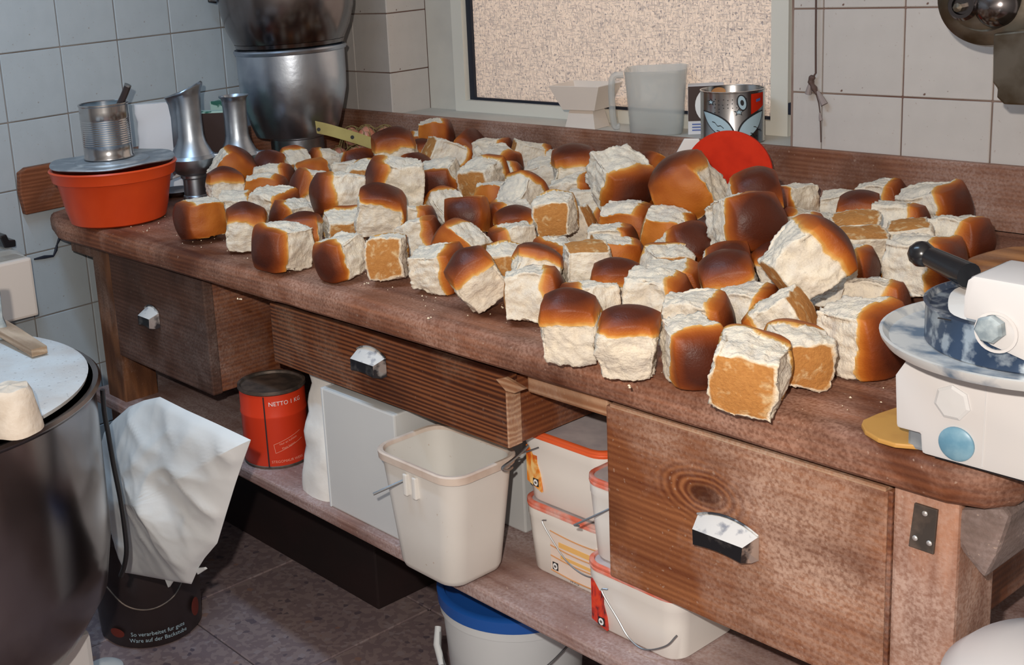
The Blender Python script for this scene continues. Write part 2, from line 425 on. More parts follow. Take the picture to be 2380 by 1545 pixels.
def bread_mat():
    k = N('baked_bread'); info = k.n('ShaderNodeObjectInfo')
    va = k.n('ShaderNodeVectorMath', operation='ADD'); k.l(k.co(), va.inputs[0]); k.l(k.math('MULTIPLY', info.outputs['Random'], 7.0), va.inputs[1]); co = va.outputs[0]
    a = k.n('ShaderNodeAttribute', attribute_name='crust'); b = k.n('ShaderNodeAttribute', attribute_name='base')
    n1 = k.noise(co, 28, 4); 
    f = k.math('ADD', a.outputs['Fac'], k.math('MULTIPLY', k.math('SUBTRACT', n1, .5), .16), clamp=True)
    f = k.math('MULTIPLY', k.math('MULTIPLY', f, .90), k.ramp(a.outputs['Fac'], [(.0, 0), (.03, 1)]))
    crumb = k.mix(k.ramp(k.noise(co, 60, 5), [(.35, 0), (.68, 1)]), (.86,.77,.62), (.70,.635,.54))
    pits = k.ramp(k.noise(co, 330, 3), [(.30, 1), (.42, 0)]); crumb = k.mix(k.math('MULTIPLY', pits, .35), crumb, (.45,.38,.32))
    crust = k.ramp(f, [(.0, (.80,.62,.36)), (.09, (.70,.38,.10)), (.22, (.55,.175,.022)), (.42, (.36,.085,.010)), (.66, (.20,.040,.007)), (.88, (.085,.018,.007)), (1, (.045,.014,.009))])
    c = k.mix(k.ramp(a.outputs['Fac'], [(.02, 0), (.07, 1)]), crumb, crust)
    bl = k.mix(k.ramp(k.noise(co, 60, 4, .5), [(.55, 0), (.70, 1)]), (.52,.235,.065), (.74,.53,.28))
    bl = k.mix(k.ramp(k.noise(co, 210, 2), [(.4, 0), (.6, .4)]), bl, (.40,.16,.04))
    bf = k.ramp(k.math('ADD', b.outputs['Fac'], k.math('MULTIPLY', k.math('SUBTRACT', n1, .5), .5)), [(.30, 0), (.60, 1)])
    bedge = k.ramp(b.outputs['Fac'], [(.0, 0), (.45, 1)])
    c = k.mix(k.math('MULTIPLY', bedge, .6), c, (.74,.50,.24)); c = k.mix(bf, c, bl)
    k.col(c)
    rg = k.ramp(a.outputs['Fac'], [(.05, .95), (.2, .56), (1, .44)]); k.set(rg, 0, .32)
    hb = k.mix(k.ramp(a.outputs['Fac'], [(.03, 0), (.15, 1)]), k.math('ADD', k.noise(co, 300, 4, .3, .65), k.math('MULTIPLY', k.noise(k.co((1,1,2.4)), 90, 3), 1.2)), k.math('ADD', k.math('MULTIPLY', k.noise(co, 120, 4), .35), k.math('MULTIPLY', k.noise(co, 420, 2), .22)))
    k.bump(hb, .55, .0028)
    k.b.inputs['Subsurface Weight'].default_value = 0.0
    return k.m
M['bread'] = bread_mat()

# ================================================================== SETTING
TH = -0.0722                      # the left wall is a little out of square
def lx(y): return TH * y          # x of the left wall at y
ZR = 0.206                        # one tile row joint
T = 0.15
def structure(name): 
    o = empty(name); o['kind'] = 'structure'; return o
fl = structure('floor')
def floor_slab(): pass
obj('floor_bed', box(-.6, 3.9, -3.2, .4, FLOOR-.06, FLOOR-.004), M['joint'], fl)
slab = None
for i in range(11):
    for j in range(9):
        x0 = -.25 + .38*i; y0 = -3.2 + .38*j
        if slab is None:
            slab = obj('floor_tile', box(.0015, .3785, .0015, .3785, -.012, 0, .002, 1), M['floor'], fl)
            o = slab
        else: o = slab.copy(); COL.objects.link(o); o.parent = fl
        o.location = (x0, y0, FLOOR)
ce = obj('ceiling', box(-.4, 3.7, -3.3, .3, 1.66, 1.72), M['ceiling']); tag(ce, kind='structure')
wr = obj('wall_right', box(3.6, 3.66, -3.2, .3, FLOOR-.06, 1.66), M['plaster']); tag(wr, kind='structure')
wf = obj('wall_front', box(-.0, 3.6, -3.2, -3.14, FLOOR-.06, 1.66), M['plaster']); tag(wf, kind='structure')

# ---- left wall with its tiles
wl = structure('wall_left')
def lw(poly_y0, poly_y1, z0, z1, d0, d1):
    bm = bmesh.new()
    vs = bm_box(bm, d0, d1, poly_y0, poly_y1, z0, z1)
    for v in vs: v.co.x += lx(v.co.y)
    return bm
obj('wall_bed', lw(-3.2, .3, FLOOR-.06, 1.66, -.10, -.004), M['grout_left'], wl)
ang = -atan2(TH, 1)
tl = obj('tile', box(-.005, 0, .0013, T-.0013, .0013, T-.0013, .0014, 1), M['tile_left'], wl)
y0l = -.9684; first = True
for i in range(-6, 7):
    for j in range(-7, 4):
        y = y0l + T*i; z = ZR + T*j
        if y > -.05: continue
        w = min(T, 0.0 - y)
        if first: o = tl; first = False
        else: o = tl.copy(); COL.objects.link(o); o.parent = wl
        o.location = (lx(y) + random.uniform(-.0006, .0004), y, z); o.rotation_euler = (0, 0, ang)
        o.scale = (1, w/T, 1)
# ---- window wall with its tiles
WX0, WX1, WD = 0.2247, 1.366, 0.131
wb = structure('wall_back')
bm = bmesh.new()
bm_box(bm, -.1, WX0-.004, .004, .3, FLOOR-.06, 1.66)
bm_box(bm, WX1, 3.6, .004, .3, FLOOR-.06, 1.66)
bm_box(bm, WX0-.004, WX1, .004, .3, FLOOR-.06, .075)
bm_box(bm, WX0-.004, WX1, .004, .3, 1.2, 1.66)
obj('wall_bed', bm, M['grout'], wb)
tb = obj('tile', box(.0013, T-.0013, 0, .005, .0013, T-.0013, .0014, 1), M['tile'], wb)
first = True
def put_back(x, z, w=T, h=T, rz=0, y=0.0):
    global first
    if first: o = tb; first = False
    else: o = tb.copy(); COL.objects.link(o); o.parent = wb
    o.location = (x, y + (random.uniform(-.0005, .0005) if rz == 0 else 0), z); o.scale = (w/T, 1, h/T); o.rotation_euler = (0, 0, rz)
XB = 1.4297
for j in range(-7, 4):
    z = ZR + T*j
    for i in range(0, 14): put_back(XB + T*i, z)
    put_back(WX1 + .006, z, XB - WX1 - .006)
    put_back(.083, z, WX0 - .083)
    put_back(.0, z, .083)
    if j < -1:
        for i in range(8): put_back(WX0 + i*.1427, z, .1427)
    if j >= -1:   # reveal tiles, facing +x
        put_back(WX0, z, WD, T, pi/2)
# ---- window
wi = structure('window_1')
def fx(px, py): return at(px, py, 1, WD).x
SX0, SX1, PX0, PX1 = .334, 1.262, .372, 1.243
ZT = 1.2
def ring(x0, x1, z0, z1, w, y0, y1, wz=None, bev=.002):
    wz = wz or w
    bm = bmesh.new()
    bm_box(bm, x0, x0+w, y0, y1, z0, z1); bm_box(bm, x1-w, x1, y0, y1, z0, z1)
    bm_box(bm, x0+w, x1-w, y0, y1, z0, z0+wz); bm_box(bm, x0+w, x1-w, y0, y1, z1-wz, z1)
    return bm
obj('window_frame', ring(WX0, WX1, .055, ZT, SX0-WX0, WD, WD+.05, .098-.055), M['frame'], wi)
obj('window_sash', ring(SX0, 1.285, .099, ZT-.05, PX0-SX0, WD-.012, WD+.03, .029), M['sash'], wi)
bm = bmesh.new(); bm_box(bm, PX0, PX0+.017, WD+.004, WD+.012, .128, ZT-.07); bm_box(bm, PX0+.017, 1.247, WD+.004, WD+.012, .128, .134)
obj('gasket', bm, M['gasket'], wi)
obj('glass_pane', box(PX0+.002, 1.246, WD+.014, WD+.020, .130, ZT-.072), M['glass'], wi)
obj('window_sill', box(WX0, WX1, .0, WD+.01, .076, .100, .002), M['frame'], wi)
obj('sash_catch', box(1.292, 1.298, WD-.022, WD, .145, .168, .001), M['gasket'], wi)

# ================================================================== WORKBENCH
D = .922
be = empty('workbench', (1.15, -.5, FLOOR))
tag(be, 'long worn wooden baker\'s workbench with floury top, backboards, drawers and lower shelf', 'workbench')
def bp(name, vf, m, parent=be, smooth=False, label=None):
    o = obj(name, vf, m, parent, smooth, world=True)
    if label: o['label'] = label
    return o
# worktop: polygon with rounded front edge
front = [(.075, -.86), (.10, -.915), (.20, -.945), (.40, -.942), (.8, -.932), (1.3, -.925), (1.8, -.922), (2.13, -.922), (2.165, -.912), (2.185, -.885)]
outl = [(p[0], p[1]) for p in front] + [(2.19, -.5), (2.19, -.004), (.006, -.004)]
rings = []
cx, cy = 1.1, -.4
def inset(poly, d):
    out = []
    n = len(poly)
    for i in range(n):
        a, b, c = Vector(poly[i-1]), Vector(poly[i]), Vector(poly[(i+1) % n])
        t1 = (b-a).normalized(); t2 = (c-b).normalized(); nn = Vector((-(t1.y+t2.y), t1.x+t2.x)).normalized()
        out.append((b.x+nn.x*d, b.y+nn.y*d))
    return out
dens = []
for i in range(len(outl)):
    a, b = outl[i], outl[(i+1) % len(outl)]
    L = math.hypot(b[0]-a[0], b[1]-a[1]); k = max(1, int(L/.03))
    for q in range(k): dens.append((a[0]+(b[0]-a[0])*q/k, a[1]+(b[1]-a[1])*q/k))
for z, ins in ((-.045, .006), (-.040, .001), (-.030, 0), (-.016, .001), (-.007, .004), (-.002, .010), (0, .020)):
    rings.append([(x, y + (.0025*nz((x*9, z*40, 0)) if y < -.8 else 0), z + (.0015*nz((x*12, 3, 0)) if y < -.8 else 0)) for x, y in inset(dens, ins)])
V, Fc = loft(rings)
bp('worktop', (V, Fc), M['top'], smooth=True, label='floury brown worktop board')
bp('backboard', prism([(-.022, .001), (-.002, .001), (-.002, .104), (-.006, .107), (-.018, .107), (-.022, .103)], 0, .012, 2.19), M['board'], label='wooden upstand along the window wall')
kn = bp('knot', lathe([(.0, .0), (.008, .0), (.0095, -.0015)], (0,0,0), 14), M['gasket'])
kn.rotation_euler = (pi/2, 0, 0); q = at(2035, 430, 1, -.0225); kn.location = q - be.location
# left backboard along the left wall, rounded front corner
pz = [( -.024, .001), (-.966, .001), (-.972, .05), (-.968, .095), (-.950, .104), (-.024, .104)]
bm = prism(pz, 0, .002, .022, .003)
for v in bm.verts: v.co.x += lx(v.co.y)
bp('side_backboard', bm, M['board_left'], label='wooden upstand with rounded end along the left wall')
# legs
bp('leg', box(.262, .342, -.900, -.82, FLOOR, -.046, .003), M['leg'])
bp('leg', box(.262, .342, -.12, -.04, FLOOR, -.046, .003), M['leg'])
bp('leg', box(2.070, 2.137, -.902, -.822, FLOOR, -.046, .004), M['post'], label='floury right-hand front post')
bp('leg', box(2.070, 2.137, -.12, -.04, FLOOR, -.046, .004), M['post'])
bp('apron', box(.16, .262, -.90, -.88, -.085, -.046, .003), M['leg'])
# shelf
sh = prism([(.20, -.918), (2.069, -.922), (2.069, -.02), (.04, -.02), (.066,-.80), (.20,-.80)], 2, -.42, -.398, .004)
bp('shelf', sh, M['shelf'], label='floury lower shelf')
# cross pieces under the worktop (runners seen between the drawers)
def runner(px0, px1, zl):
    x0 = at(px0[0], px0[1], 1, -.88).x; x1 = at(px1[0], px1[1], 1, -.88).x
    return box(x0, x1, -.885, -.05, zl, -.0455, .003)
bp('runner', box(.745, .905, -.862, -.05, -.078, -.0455, .003), M['pale'])
bp('runner', box(1.545, 1.685, -.890, -.05, -.082, -.0455, .003), M['pale'])
# drawers
def drawer(x0, x1, z0, z1, mf, handle_px, hw, label, body_x0=None, depth=.52):
    d = bp('drawer', box(x0, x1, -.902, -.880, z0, z1, .003), mf, label=label)
    bx0 = body_x0 or x0+.012
    t = .012; bm = bmesh.new(); y1 = -.880+depth
    bm_box(bm, bx0, bx0+t, -.881, y1, z0+.003, z1-.006); bm_box(bm, x1-t-.001, x1-.001, -.881, y1, z0+.003, z1-.006)
    bm_box(bm, bx0+t, x1-t-.001, y1-t, y1, z0+.003, z1-.006); bm_box(bm, bx0+t, x1-t-.001, -.881, y1-t, z0+.004, z0+.012)
    obj('drawer_box', bm, M['box_side'], d, world=False)
    # cup handle: folded sheet metal, floury on its sloping top
    q = at(handle_px[0], handle_px[1], 1, -.903); hx, hz = q.x, q.z; w = hw/2; dp = .021
    yb = -.9035; yf = yb-dp
    def H(*p): return [Vector(v) for v in p]
    zt, zm, zb = hz+.022, hz+.004, hz-.016
    # back plate outline (arched) - top face - front face - sides
    n = 8; V = []; Fs = []
    top_arc = [(hx - w*1.12 + 2*w*1.12*i/n, yb, zt - .010*(abs(2*i/n-1))**2) for i in range(n+1)]
    mid = [(hx - w*.92 + 2*w*.92*i/n, yf, zm - .001) for i in range(n+1)]
    low = [(hx - w*.88 + 2*w*.88*i/n, yf-.001, zb + .003*sin(pi*i/n)) for i in range(n+1)]
    V = top_arc + mid; Fs = [(i, i+1, n+2+i, n+1+i) for i in range(n)]
    def solid(Vx, Fx, th=.0014):
        bm = bmesh.new(); vs = [bm.verts.new(v) for v in Vx]
        for f in Fx: bm.faces.new([vs[i] for i in f])
        bmesh.ops.recalc_face_normals(bm, faces=bm.faces[:]); bmesh.ops.solidify(bm, geom=bm.faces[:], thickness=th); return bm
    h = obj('handle', solid(V, Fs), M['handle_top'], d, True)
    V2 = mid + low; a = obj('handle_front', solid(V2, Fs), M['handle_side'], d, True)
    V3 = [top_arc[0], mid[0], low[0], (hx-w*1.12, yb, zb-.002), (hx-w*1.0, yb-.008, zb-.004)]
    V4 = [(2*hx-p[0], p[1], p[2]) for p in V3]
    s1 = obj('handle_cheek', solid(V3, [(0,1,2,4,3)]), M['handle_side'], d); s2 = obj('handle_cheek', solid(V4, [(0,1,2,4,3)]), M['handle'], d)
    rimm = obj('handle_rim', tube([(x, yb-.001, z+.001) for x, y, z in top_arc], .0016, 6), M['handle'], d, True)
    return d
drawer(.344, .722, -.289, -.060, M['drawer_a'], (355, 735), .050, 'deep dark left-hand drawer')
drawer(.944, 1.517, -.170, -.062, M['drawer_b'], (865, 838), .062, 'shallow middle drawer with coarse ribbed grain')
drawer(1.692, 2.064, -.297, -.060, M['drawer_c'], (1692, 1242), .074, 'deep right-hand drawer with a knot', body_x0=1.80)
# splintered top corner of the middle drawer and pale top edges
bp('edge_chip', prism([(1.50, -.070), (1.5185, -.063), (1.556, -.071), (1.535, -.082), (1.519, -.083)], 1, -.906, -.8995, .001), M['pale'])
bp('edge_strip', box(1.5165, 1.5195, -.9045, -.878, -.167, -.085, .001), M['pale'])
bp('top_edge_strip', box(1.70, 2.062, -.9035, -.884, -.0605, -.0555, .001), M['pale'])
# hinge with screws, shaped end bracket
hg = prism([(x, z) for x, z in [(at(*p, 1, -.9045).x, at(*p, 1, -.9045).z) for p in ((2126, 1168), (2180, 1185), (2170, 1288), (2112, 1268))]], 1, -.9055, -.9022, .0008)
hinge = bp('hinge', hg, M['hinge'])
for p in ((2150, 1193), (2127, 1250), (2160, 1262)):
    q = at(*p, 1, -.906); s = obj('screw', lathe([(0, .0), (.0032, .0), (.0026, .0012), (0, .0015)], (0,0,0), 10), M['screw'], hinge, 'all')
    s.rotation_euler = (pi/2, 0, 0); s.location = q
br = [(at(*p, 1, -.895).x, at(*p, 1, -.895).z) for p in ((2192, 1182), (2335, 1178), (2350, 1200), (2318, 1290), (2290, 1345), (2240, 1282), (2212, 1232))]
bp('end_bracket', prism(br, 1, -.898, -.30, .006), M['bracket'])
bp('seam_batten', box(2.0650, 2.0695, -.9035, -.880, -.297, -.058, .001), M['box_side'])

# crumbs and flour on the bench
V = []; Fc = []
rnd = random.Random(3)
def blob(c, r, V, Fc):
    n = len(V)
    base = [(1,0,0),(-1,0,0),(0,1,0),(0,-1,0),(0,0,1),(0,0,-.6)]
    for b in base: V.append(tuple(c[i] + b[i]*r*rnd.uniform(.5, 1.2) for i in range(3)))
    for f in ((0,2,4),(2,1,4),(1,3,4),(3,0,4),(2,0,5),(1,2,5),(3,1,5),(0,3,5)): Fc.append(tuple(n+i for i in f))
for i in range(170):
    x = rnd.uniform(.35, 2.1); y = -.9 + abs(rnd.gauss(0, .11))
    r = rnd.uniform(.0006, .0022); blob((x, y, r*1.1+.001), r, V, Fc)
for px, py in ((1238,742),(1395,660),(850,664),(1075,665),(1000,745),(1730,953),(560,700),(1170,720),(925,632),(950,636),(937,630),(1460,905)):
    q = at(px, py, 2, 0)
    for k in range(3): blob((q.x+rnd.uniform(-.004,.004), q.y+rnd.uniform(-.004,.004), .0038), .0022, V, Fc)
o = obj('crumbs', (V, Fc), M['crumbs']); tag(o, 'small bread crumbs scattered on the worktop near its front edge', 'crumbs', kind='stuff')

# ================================================================== TORN BREAD BUNS
def bun_mesh(seed, kind, n=26):
    """half-size 4 cm; kind: 'n' torn on all four sides, 's' baked side at +y, 'c' baked sides at +y and +x"""
    rs = random.Random(seed); off = seed*7.31
    key = {}; V = []; crust = []; base = []; F6 = []
    ax = rs.uniform(.93, 1.06); ay = rs.uniform(.93, 1.06); dome = rs.uniform(.22, .38); th0 = rs.uniform(.34, .56)
    lean = (rs.uniform(-.10, .10), rs.uniform(-.10, .10)); taper = rs.uniform(.0, .24)
    def add(c):
        k = tuple(round(v*2*n) for v in c)
        if k in key: return key[k]
        x, y, z = c; L = sqrt(x*x+y*y+z*z); s = (x/L, y/L, z/L)
        bulk = {}
        by = 1 if kind in 'sc' else 0; bx = 1 if kind == 'c' else 0
        wy = max(0, y)**3*by; wx = max(0, x)**3*bx
        kk = .26 + .26*max(0, z) + .20*max(wx, wy)*(1-.5*max(0, z))
        mx = 1.32 + .04*max(0, z)
        p = Vector((x*(1-kk)+s[0]*mx*kk, y*(1-kk)+s[1]*mx*kk, z*(1-kk)+s[2]*mx*kk))
        p.x *= ax; p.y *= ay
        top = max(0, z)
        # domed crown
        if z > -.2:
            f = (1-min(1, x*x))*(1-min(1, y*y)); f2 = (1-.55*x*x)*(1-.55*y*y)
            p.z += dome*f2*max(0, (z+.2)/1.2)**1.5
        # baked sides bulge
        p.y += .14*wy*(1-.6*z*z); p.x += .14*wx*(1-.6*z*z)
        p.x += lean[0]*z; p.y += lean[1]*z
        if z < 0: p.x *= 1+taper*z; p.y *= 1+taper*z
        p.x += .17*nz((x*.9, y*.9, z*.9), 1, off+50); p.y += .17*nz((x*.9, y*.9, z*.9), 1, off+90); p.z += .07*nz((x*.9, y*.9, z*.9), 1, off+30)*(1 if z > -.8 else .3)
        # which face of the cube
        m = max(abs(x), abs(y), abs(z)); tornside = (abs(z) < m+1e-6 and (abs(x) >= m-1e-6 or abs(y) >= m-1e-6))
        side_baked = (by and y >= m-1e-6 and y > abs(z)*.999) or (bx and x >= m-1e-6 and x > abs(z)*.999)
        # crown crust reaches down over the shoulders to an uneven torn line
        ang = atan2(y, x); nlow = nz((cos(ang)*1.4, sin(ang)*1.4, off), 1.0)
        th = th0 + .34*nlow + .10*nz((cos(ang)*4, sin(ang)*4, off*2))
        zz = p.z
        cr = (zz - th - .12) / max(.3, (1.0+dome-th-.12))
        if z >= m-1e-6: cr = max(cr, .30 + .62*(1-max(abs(x), abs(y))**2.2))
        nearbaked = max(by*max(0, (y-.80)/.2), bx*max(0, (x-.80)/.2))
        if nearbaked > 0 and (side_baked or nearbaked >= .999 or (z>=m-1e-6)):
            lat = min(1, max(0, (1.02-(abs(x) if (by and y >= m-1e-6) else abs(y)))/.12 + .35*nz((x*3, y*3, z*3+off)))) if not (bx and by and x > .9 and y > .9) else 1
            if kind == 'c':
                lat = 1 if (x > -.85 and y > -.85) else lat
            v = (.24 + .26*(z*.5+.5) + .10*nz((x*2, y*2, z*2+off)))*lat
            cr = max(cr, v*min(1, nearbaked))
        cr = max(0, min(1, cr))
        bs = 0
        if z <= -m+1e-6:
            e = 1-max(abs(x), abs(y)); bs = min(1, max(0, e/.20 + .45*nz((x*2.2, y*2.2, off)) - .05))
        # torn crumb roughness
        if cr < .06:
            am = 1-bs
            d = (.055*fbm((x*1.0, y*1.0, z*.7), 2.1, off, 3) + .028*nz((x, y, z), 9, off))*am
            # torn faces are pulled in at mid height
            pull = -.085*(1-min(1, abs(z))**2)*am if tornside else 0
            nrm = Vector((x if abs(x) >= m-.15 else 0, y if abs(y) >= m-.15 else 0, (z if z <= -m+.1 else 0)*.35))
            if nrm.length > 0: nrm.normalize()
            p += nrm*(d*2.1+pull)
            p.z += .03*nz((x*3, y*3, z*3), 2, off)*am
        else:
            p += Vector(s)*(.018*nz((x, y, z), 1.6, off)+.006*nz((x,y,z), 7, off))
            edge = max(0, 1-cr/.10)
        key[k] = len(V); V.append(p*.0385); crust.append(cr); base.append(bs); return key[k]
    g = [-1+2*i/n for i in range(n+1)]
    for a in range(3):
        for sgn in (-1, 1):
            for i in range(n):
                for j in range(n):
                    q = []
                    for (u, v) in ((g[i], g[j]), (g[i+1], g[j]), (g[i+1], g[j+1]), (g[i], g[j+1])):
                        c = [0, 0, 0]; c[a] = sgn; c[(a+1) % 3] = u; c[(a+2) % 3] = v; q.append(add(tuple(c)))
                    if sgn < 0: q = q[::-1]
                    F6.append(q)
    # split into the three things one sees: crumb, crown crust, base crust
    parts = {'crumb': [], 'crown_crust': [], 'base_crust': []}
    for f in F6:
        c = sum(crust[i] for i in f)/4; b = sum(base[i] for i in f)/4
        parts['crown_crust' if c > .04 else ('base_crust' if b > .3 else 'crumb')].append(f)
    out = {}
    nrmmesh = None
    for nm, fs in parts.items():
        used = sorted({i for f in fs for i in f}); mp = {i: k for k, i in enumerate(used)}
        out[nm] = ([V[i] for i in used], [[mp[i] for i in f] for f in fs], [crust[i] for i in used], [base[i] for i in used])
    return out, V
BV = {}
seed = 11
for kind in 'nsc':
    for v in range(9 if kind == 'n' else 5):
        parts, allv = bun_mesh(seed, kind); seed += 1
        ms = {}
        for nm, (V, Fc, ca, ba) in parts.items():
            me = bpy.data.meshes.new(nm); me.from_pydata([tuple(p) for p in V], [], Fc)
            for k, vals in (('crust', ca), ('base', ba)):
                a = me.attributes.new(k, 'FLOAT', 'POINT'); a.data.foreach_set('value', vals)
            me.polygons.foreach_set('use_smooth', [True]*len(me.polygons)); me.materials.append(M['bread']); ms[nm] = me
        BV.setdefault(kind, []).append((ms, [Vector(p) for p in allv]))
DIRS = {'t': (0,1,0), 'r': (1,0,0), 'l': (-1,0,0), 'u': (0,0,1), 'd': (0,0,-1), 'b': (0,-1,0)}
# (centre px, centre py, width px, crown axis (right, toward camera, up), kind, baked side direction, lift)
BUNS = [
 (468,508,98,(-.80,.35,.0),'s','t',0),
 (535,448,92,(.1,-.2,1),'n','',0),
 (524,402,90,(.65,-.1,.6),'s','t',.012),
 (574,534,101,(.05,.05,1),'n','',0),
 (558,486,86,(.1,-.3,-.9),'n','',0),
 (606,446,96,(.3,.5,-.7),'s','t',.0),
 (652,477,100,(.8,.5,-.25),'n','',.0),
 (660,573,117,(-.78,.60,.05),'n','',0),
 (727,547,96,(-.1,-.1,1),'s','t',0),
 (797,533,84,(-.2,-.95,.2),'n','',0),
 (799,597,102,(-.70,.68,-.1),'n','',0),
 (899,596,102,(.12,-.95,-.1),'n','',0),
 (800,470,112,(-.92,.25,.15),'n','',.03),
 (850,425,90,(.5,-.8,.1),'n','',.03),
 (870,510,104,(.15,.2,1),'s','r',.022),
 (932,447,118,(-.55,.30,-.75),'n','',.035),
 (724,455,112,(-.9,.1,.2),'n','',0),
 (688,508,92,(-.9,.3,.1),'n','',0),
 (682,386,66,(-.3,-.75,.5),'n','',0),
 (758,382,78,(-.9,.1,.2),'n','',0),
 (830,386,80,(.2,.8,.2),'n','',0),
 (733,410,80,(.2,.7,-.3),'s','u',0),
 (648,422,86,(0,.75,-.55),'n','',0),
 (618,398,74,(-.2,.5,.7),'s','t',0),
 (790,412,72,(.6,-.3,-.6),'n','',0),
 (921,368,98,(-.05,.12,1),'n','',.01),
 (1000,364,78,(-.1,.0,1),'n','',0),
 (966,343,72,(-.3,-.6,.3),'s','t',0),
 (1028,330,76,(.3,.2,-.8),'s','t',.02),
 (1073,345,74,(.5,.3,.6),'c','tr',0),
 (1050,374,98,(.8,-.2,-.4),'n','',0),
 (1133,361,84,(.9,.2,.05),'n','',0),
 (1155,386,94,(.6,.7,-.2),'n','',0),
 (1233,372,92,(.85,-.1,-.2),'n','',0),
 (1322,381,92,(.85,.3,.1),'n','',0),
 (1337,422,108,(-.05,.10,1),'n','',.012),
 (1392,428,74,(.8,.4,.1),'n','',0),
 (1034,420,96,(-.35,.85,-.2),'n','',.012),
 (1112,420,98,(.55,-.80,.15),'n','',.012),
 (1186,418,84,(.85,-.1,.1),'n','',0),
 (1247,412,92,(.5,-.4,-.7),'n','',0),
 (925,405,80,(.2,-.4,-.8),'n','',0),
 (1007,496,88,(-.5,-.65,.55),'n','',.0),
 (1092,508,96,(-.35,.85,.25),'s','r',.02),
 (1154,466,88,(.1,-.2,-.9),'s','t',0),
 (1186,517,80,(-.5,-.3,-.7),'n','',0),
 (1222,461,98,(.4,-.5,.6),'n','',0),
 (1288,512,106,(.18,-.97,.05),'n','',.03),
 (1335,462,106,(.3,-.6,-.7),'n','',.0),
 (1388,476,88,(.85,.2,.0),'n','',0),
 (1212,548,76,(-.1,.1,1),'n','',.0),
 (955,556,80,(.2,-.5,-.8),'n','',0),
 (960,512,76,(.6,-.6,.1),'n','',0),
 (1022,617,112,(.80,.30,.05),'n','',0),
 (1117,650,122,(-.55,.12,.85),'n','',0),
 (1186,620,108,(.05,-.97,.05),'n','',0),
 (1116,570,86,(-.6,-.4,.4),'s','l',0),
 (1186,566,94,(-.4,-.2,-.85),'n','',0),
 (1250,684,104,(.97,.05,.0),'n','',0),
 (1330,764,146,(.02,.10,1),'n','',0),
 (1362,700,112,(-.2,-.3,-.9),'n','',0),
 (1484,806,156,(-.02,.10,1),'n','',0),
 (1455,672,122,(0,.08,1),'n','',0),
 (1368,622,118,(0,-.12,-1),'n','',0),
 (1286,604,88,(-.7,.55,.1),'n','',0),
 (1482,611,104,(.85,-.2,-.1),'s','t',0),
 (1566,625,92,(-.35,-.90,.1),'n','',0),
 (1600,650,88,(.3,-.5,-.8),'n','',0),
 (1622,594,88,(.45,.55,.55),'n','',.0),
 (1663,670,134,(-.25,.2,.95),'n','',0),
 (1532,697,138,(.85,-.25,-.25),'n','',0),
 (1630,740,146,(.92,.1,-.1),'n','',0),
 (1608,818,122,(.35,.88,-.1),'n','',0),
 (1722,850,172,(.22,-.95,.08),'n','',0),
 (1808,738,142,(-.75,-.2,-.5),'n','',0),
 (1852,822,130,(-.35,-.88,.05),'n','',0),
 (1984,782,172,(.80,.55,.05),'n','',0),
 (1822,643,160,(.70,-.30,.55),'n','',.038),
 (1946,672,112,(.05,-.35,.9),'n','',.0),
 (2054,608,152,(.85,.40,.0),'n','',0),
 (1752,620,94,(-.2,-.1,.95),'n','',0),
 (1702,612,96,(.1,.6,.6),'s','t',0),
 (1884,598,100,(.85,-.2,.2),'n','',0),
 (1935,618,96,(.2,-.4,-.85),'n','',0),
 (1738,728,104,(.3,-.4,-.8),'n','',0),
 (1472,435,134,(.45,.70,-.45),'n','',.03),
 (1512,406,82,(-.6,.4,.5),'s','t',0),
 (1582,423,92,(.3,-.6,-.6),'n','',0),
 (1597,470,132,(-.55,-.1,.80),'s','t',.03),
 (1662,446,90,(.2,.1,.95),'n','',0),
 (1764,497,114,(.1,.62,.75),'n','',.03),
 (1684,546,146,(.50,.80,.30),'n','',.03),
 (1522,498,104,(-.8,-.3,-.3),'n','',0),
 (1428,533,122,(.4,-.4,-.8),'s','t',0),
 (1532,550,120,(.9,.1,-.2),'s','t',0),
 (1364,536,82,(-.7,-.2,-.3),'n','',0),
 (1786,562,106,(.0,-.55,.75),'n','',0),
 (1872,470,104,(-.6,.70,.1),'s','l',0),
 (1950,480,90,(.6,-.6,-.2),'n','',0),
 (2023,468,86,(.0,.5,-.75),'n','',0),
 (1998,512,106,(-.1,.1,1),'n','',0),
 (2080,526,120,(.7,-.3,-.6),'n','',0),
 (2164,490,130,(.85,.42,.12),'n','',0),
 (2202,562,128,(.85,.42,.0),'n','',0),
 (1873,536,90,(-.85,.0,.2),'n','',0),
 (1950,556,104,(.1,-.2,-.95),'n','',0),
 (2090,572,110,(.1,-.1,-1),'n','',0),
 (2003,585,100,(.0,-.15,-.95),'n','',0),
 (2000,700,110,(.3,-.5,-.8),'n','',0),
 (1445,565,96,(.2,-.3,-.9),'n','',0),
 (1245,640,84,(.3,-.3,.9),'n','',0),
 (1440,480,84,(.3,-.5,-.7),'n','',0),
 (1080,395,72,(.3,-.5,-.7),'n','',0),
 (990,398,74,(.2,.5,.7),'n','',0),
 (1850,565,92,(.3,-.3,-.9),'n','',0),
]
rb = random.Random(5)
KEEP = {(1368,622),(1950,556),(2090,572),(2003,585)}
_b = []
for (cx, cy, w, axis, kind, sd, lift) in BUNS:
    if (cx, cy) not in KEEP and (axis[2] <= -.55 or (axis[1] <= -.25 and axis[1] > -.7 and axis[2] < .4)):
        sg = 1 if axis[0] >= 0 else -1
        axis = (sg*.95, .16 + .12*((cx*7+cy) % 5 - 1)/3, -.10 + .06*((cx+cy) % 4))
    _b.append((cx, cy, w, axis, kind, sd, lift))
BUNS = _b
placed = []
